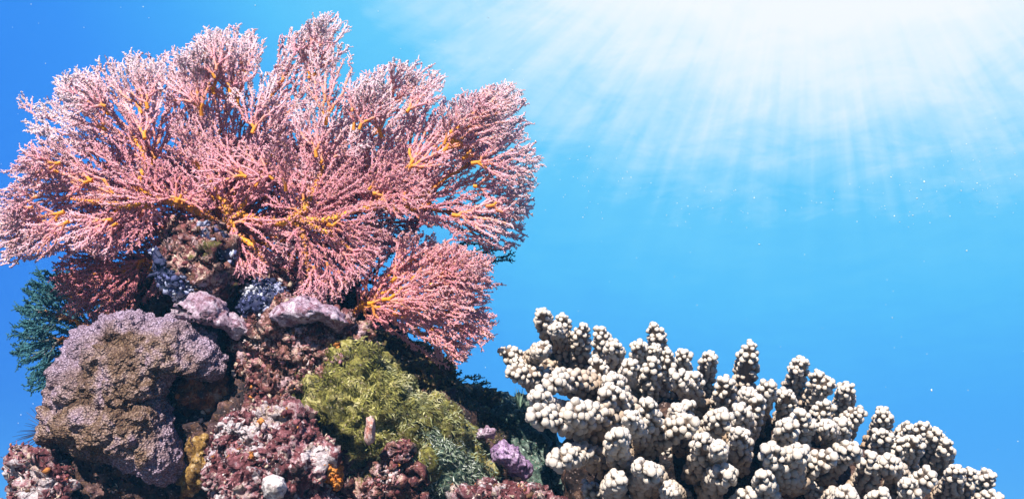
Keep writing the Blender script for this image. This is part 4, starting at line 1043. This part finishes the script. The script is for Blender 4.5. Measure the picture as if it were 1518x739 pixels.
rng = np.random.default_rng(9)
all_cor = []
branch_objs = []
for bi, (tu, tv, bu, bv, size, *inner) in enumerate(BR):
    sky = np.interp(tu, SKY_U, SKY_V)
    front = np.clip((tv - sky) / 150.0, 0, 1)
    dt = 1.0 - 0.30 * front + rng.normal(0, 0.008)
    if inner: dt = inner[0]; front = 0.3
    db = dt + 0.06 * front + 0.03
    tip = P(tu, tv, dt); base = P(bu, bv, db)
    ext = base + (base - tip) * 0.35 + FWD * 0.03              # buried foot
    n, k = 14, 12
    s = np.linspace(0, 1, n)[:, None]
    bend = np.cross(tip - ext, rng.normal(0, 1, 3)); bend = bend / np.linalg.norm(bend) * np.linalg.norm(tip - ext) * 0.06
    c = ext * (1 - s) + tip * s + bend * np.sin(s * math.pi)
    R = 0.0084 * size * dt / 0.87
    r = R * (1.25 - 0.58 * s[:, 0]); r[-1] = R * 0.30; r[-2] = R * 0.72
    tg = np.gradient(c, axis=0); tg /= np.linalg.norm(tg, axis=1, keepdims=True)
    a1 = np.cross(tg, [0.3, 0.5, 0.8]); a1 /= np.linalg.norm(a1, axis=1, keepdims=True); a2 = np.cross(tg, a1)
    th = np.arange(k) * 2 * math.pi / k
    ring = np.cos(th)[None, :, None] * a1[:, None] + np.sin(th)[None, :, None] * a2[:, None]
    v = (c[:, None] + ring * r[:, None, None]).reshape(-1, 3)
    v += ring.reshape(-1, 3) * (fbm(v * 120, 3, 2) * R * 0.2)[:, None]
    i = np.arange(k); j = (i + 1) % k
    q = (np.stack([i, i + k, j + k, j], 1)[None] + (np.arange(n - 1) * k)[:, None, None]).reshape(-1, 4)
    caps = [[e0 + a for a in (0, b, b + 1)] for e0 in (0, (n - 1) * k) for b in range(1, k - 1)]
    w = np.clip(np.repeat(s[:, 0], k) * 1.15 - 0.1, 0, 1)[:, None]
    col = np.array([0.09, 0.06, 0.042]) * (1 - w) + np.array([0.24, 0.18, 0.13]) * w  # brown tissue, with shade painted in towards the foot of the branch
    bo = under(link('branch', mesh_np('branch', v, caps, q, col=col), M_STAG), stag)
    branch_objs.append(bo)
    # corallites in staggered rings
    L = np.linalg.norm(tip - ext)
    step = 0.0066 * size
    rows = int(L * 0.82 / step)
    for rw in range(rows + 1):
        sp = 1.0 - rw * step / L - 0.02
        fi = sp * (n - 1); i0 = min(int(fi), n - 2); ff = fi - i0
        cc = c[i0] * (1 - ff) + c[i0 + 1] * ff; tt = tg[i0]; rr = R * (1.25 - 0.58 * sp) * (0.45 if rw == 0 else 0.85 if rw == 1 else 1.0)
        cnt = 4 if rw == 0 else 6 if rw == 1 else 7
        ph = rng.random() * 6.28
        for a in range(cnt):
            if rng.random() < 0.05: continue
            al = ph + (a + rng.uniform(-.22, .22)) * 2 * math.pi / cnt
            nn = math.cos(al) * a1[i0] + math.sin(al) * a2[i0]
            d = nn + tt * (1.5 if rw == 0 else rng.uniform(1.0, 1.6)); d /= np.linalg.norm(d)
            cs = 0.0034 * size ** 0.6 * rng.uniform(0.78, 1.22) * (0.85 if rw == 0 else 1.0)
            ln = cs * rng.uniform(1.2, 2.0)
            all_cor.append((bi, cc + nn * rr * 0.84 + tt * rng.normal(0, 0.0012), d, cs, ln, sp))
    all_cor.append((bi, tip - tg[-1] * 0.001, tg[-1], 0.0042 * size, 0.0050 * size, 1.0))
# the 300 that show largest are pieces of their own, the others stay one cover per branch
def score(q):
    bi, p, d, cs, ln, sp = q
    dist = np.linalg.norm(p); facing = -np.dot(d, p / dist)
    uv = p / np.dot(p, FWD); vv = 369.5 - np.dot(uv, UP) * FPX
    hid = 0.5 if vv > 745 else 1.0
    return cs / dist * (0.35 + max(facing, -0.2)) * (0.4 + 0.6 * sp) * hid
order = sorted(range(len(all_cor)), key=lambda i: -score(all_cor[i]))
single = set(order[:300])
def cor_matrix(p, d, cs, ln, spin):
    z = d; x = np.cross(z, [0.21, 0.4, 0.9]); x /= np.linalg.norm(x); y = np.cross(z, x)
    x2 = math.cos(spin) * x + math.sin(spin) * y; y2 = np.cross(z, x2)
    M = np.eye(4); M[:3, 0] = x2 * cs; M[:3, 1] = y2 * cs; M[:3, 2] = z * ln; M[:3, 3] = p
    return M
cover = {}
stag_inv = Matrix.Translation(-Vector(stag.location))
for i, (bi, p, d, cs, ln, sp) in enumerate(all_cor):
    kk = i % 3; M = cor_matrix(p, d, cs, ln, rng.random() * 6)
    if i in single:
        o = bpy.data.objects.new('corallite', CK_ME[kk]); COL.objects.link(o)
        o.parent = branch_objs[bi]; o.matrix_basis = Matrix(M.tolist())
    else:
        v, q, t, c = (CK_LOW if np.dot(d, p) / np.linalg.norm(p) > 0.05 else CK)[kk]
        tip_pale = min(1, max(0, sp * 1.35 - 0.25))                  # growing tips are paler; lower tissue darkened more, as painted shade between fingers
        tone = np.array([0.55, 0.42, 0.30]) * (1 - tip_pale) + np.array([1.0, 1.0, 1.0]) * tip_pale
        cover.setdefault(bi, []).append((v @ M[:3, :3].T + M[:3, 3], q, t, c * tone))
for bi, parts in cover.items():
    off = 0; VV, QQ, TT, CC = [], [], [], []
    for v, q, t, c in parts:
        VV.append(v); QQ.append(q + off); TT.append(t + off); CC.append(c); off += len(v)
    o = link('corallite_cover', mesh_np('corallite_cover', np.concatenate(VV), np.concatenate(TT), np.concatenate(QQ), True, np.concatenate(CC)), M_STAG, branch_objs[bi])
    tag(o, kind='stuff')

# solid dark heart of the colony
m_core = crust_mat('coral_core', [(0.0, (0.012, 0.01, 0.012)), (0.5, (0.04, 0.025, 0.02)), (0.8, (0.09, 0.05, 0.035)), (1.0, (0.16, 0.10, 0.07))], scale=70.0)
p, f, info = blob((1090, 745), [(830, 700), (850, 620), (905, 590), (980, 600), (1060, 610), (1130, 610), (1200, 640), (1270, 660), (1340, 700), (1420, 740), (1430, 800), (1300, 860), (1000, 880), (850, 820)],
                  1.0, 0.08, 0.05, [('fbm', 0.014, 16), ('knob', 0.008, 40), ('fine', 0.004, 100)], sub=6, seed=90)
under(link('colony_base', mesh_np('colony_base', p, f), m_core), stag)

# ------------------------------------------------------------------ spines, wisps and drifting flecks
def strands(name, label, cat, origin, tips, r0, mat, col, part):
    root = empty(name, origin, label, cat)
    for tp in tips:
        n = 6; s = np.linspace(0, 1, n)[:, None]
        o0 = np.asarray(origin); c = o0 * (1 - s) + np.asarray(tp) * s + np.array([0, 0, -0.12]) * np.linalg.norm(tp - o0) * (s * s)
        rr = r0 * (1 - 0.75 * s[:, 0])
        cc = np.tile(np.array(col), (n - 1, 1))
        V, Q, C = tubes(c[:-1], c[1:], rr[:-1], rr[1:], cc, cc)
        under(link(part, mesh_np(part, V, quads=Q, col=C), mat), root)
rng = np.random.default_rng(77)
o0 = P(72, 640, 0.95)
strands('sea_urchin', 'thin dark urchin spines poking out left, below the purple coral', 'urchin', o0,
        [o0 + 0.04 * rng.uniform(0.6, 1.0) * (lambda q: q / np.linalg.norm(q))(np.array([-1.0, rng.normal(0, .5), rng.normal(0.0, .55)])) for _ in range(26)], 0.0006, M_SPINE, (0.01, 0.02, 0.05), 'spine')
o1 = P(770, 606, 1.0)
strands('hydroid_tuft', 'faint wispy green tuft in the gap left of the finger coral', 'hydroid', o1,
        [P(770 + rng.normal(0, 7), 572 + rng.uniform(-4, 18), 1.0 + rng.normal(0, .01)) for _ in range(12)], 0.0008, M_GREEN, (0.22, 0.34, 0.24), 'strand')

def speck(rng, k=1.0):
    ov, of = ico(1)
    return ov * (1 + rng.normal(0, 0.3, (len(ov), 1))) * rng.uniform(0.5, 1.2, (1, 3)) * k, of
VV, TT, off = [], [], 0
for i in range(400):
    if i < 190: u, v = rng.uniform(720, 1518), rng.normal(275, 32)        # denser layer near the edge of the light
    else: u, v = rng.uniform(-20, 1540), rng.uniform(-10, 700)
    if math.hypot(u - 1150, (v + 60) * 1.25) < 430: continue
    d = rng.uniform(1.3, 4.0)
    vv, tt = speck(rng, d * rng.choice([0.0005, 0.0007, 0.0010], p=[.75, .21, .04]))
    VV.append(vv + P(u, v, d)); TT.append(tt + off); off += len(vv)
tag(link('drifting_particles', mesh_np('drifting_particles', np.concatenate(VV), np.concatenate(TT)), M_FLECK), 'tiny pale particles drifting in the open blue water', 'particles', kind='stuff')
vv, tt = speck(rng, 1.0)
tag(link('drifting_shred', mesh_np('drifting_shred', vv * np.array([0.0022, 0.002, 0.0042]) + P(1381, 578, 1.2), tt), M_FLECK), 'small white shred floating in the blue water right of the finger coral', 'debris')

# ------------------------------------------------------------------ the water itself: thin blue haze round everything
hz = np.array([[x, y, z] for x in (-310, 310) for y in (-310, 310) for z in (SEABED - 2.0, 2.9)], float)
hq = [[0, 1, 3, 2], [4, 6, 7, 5], [0, 4, 5, 1], [2, 3, 7, 6], [0, 2, 6, 4], [1, 5, 7, 3]]
mh = bpy.data.materials.new('blue_water_haze'); mh.use_nodes = True
for nd in list(mh.node_tree.nodes):
    if nd.type == 'BSDF_PRINCIPLED': mh.node_tree.nodes.remove(nd)
pvn = mh.node_tree.nodes.new('ShaderNodeVolumePrincipled')
pvn.inputs['Color'].default_value = (0.12, 0.52, 0.98, 1.0)
pvn.inputs['Density'].default_value = 0.024
mh.node_tree.links.new(pvn.outputs[0], mh.node_tree.nodes['Material Output'].inputs['Volume'])
tag(link('haze', mesh_np('haze', hz, quads=hq, smooth=False), mh), 'clear blue water surrounding the reef', kind='stuff')
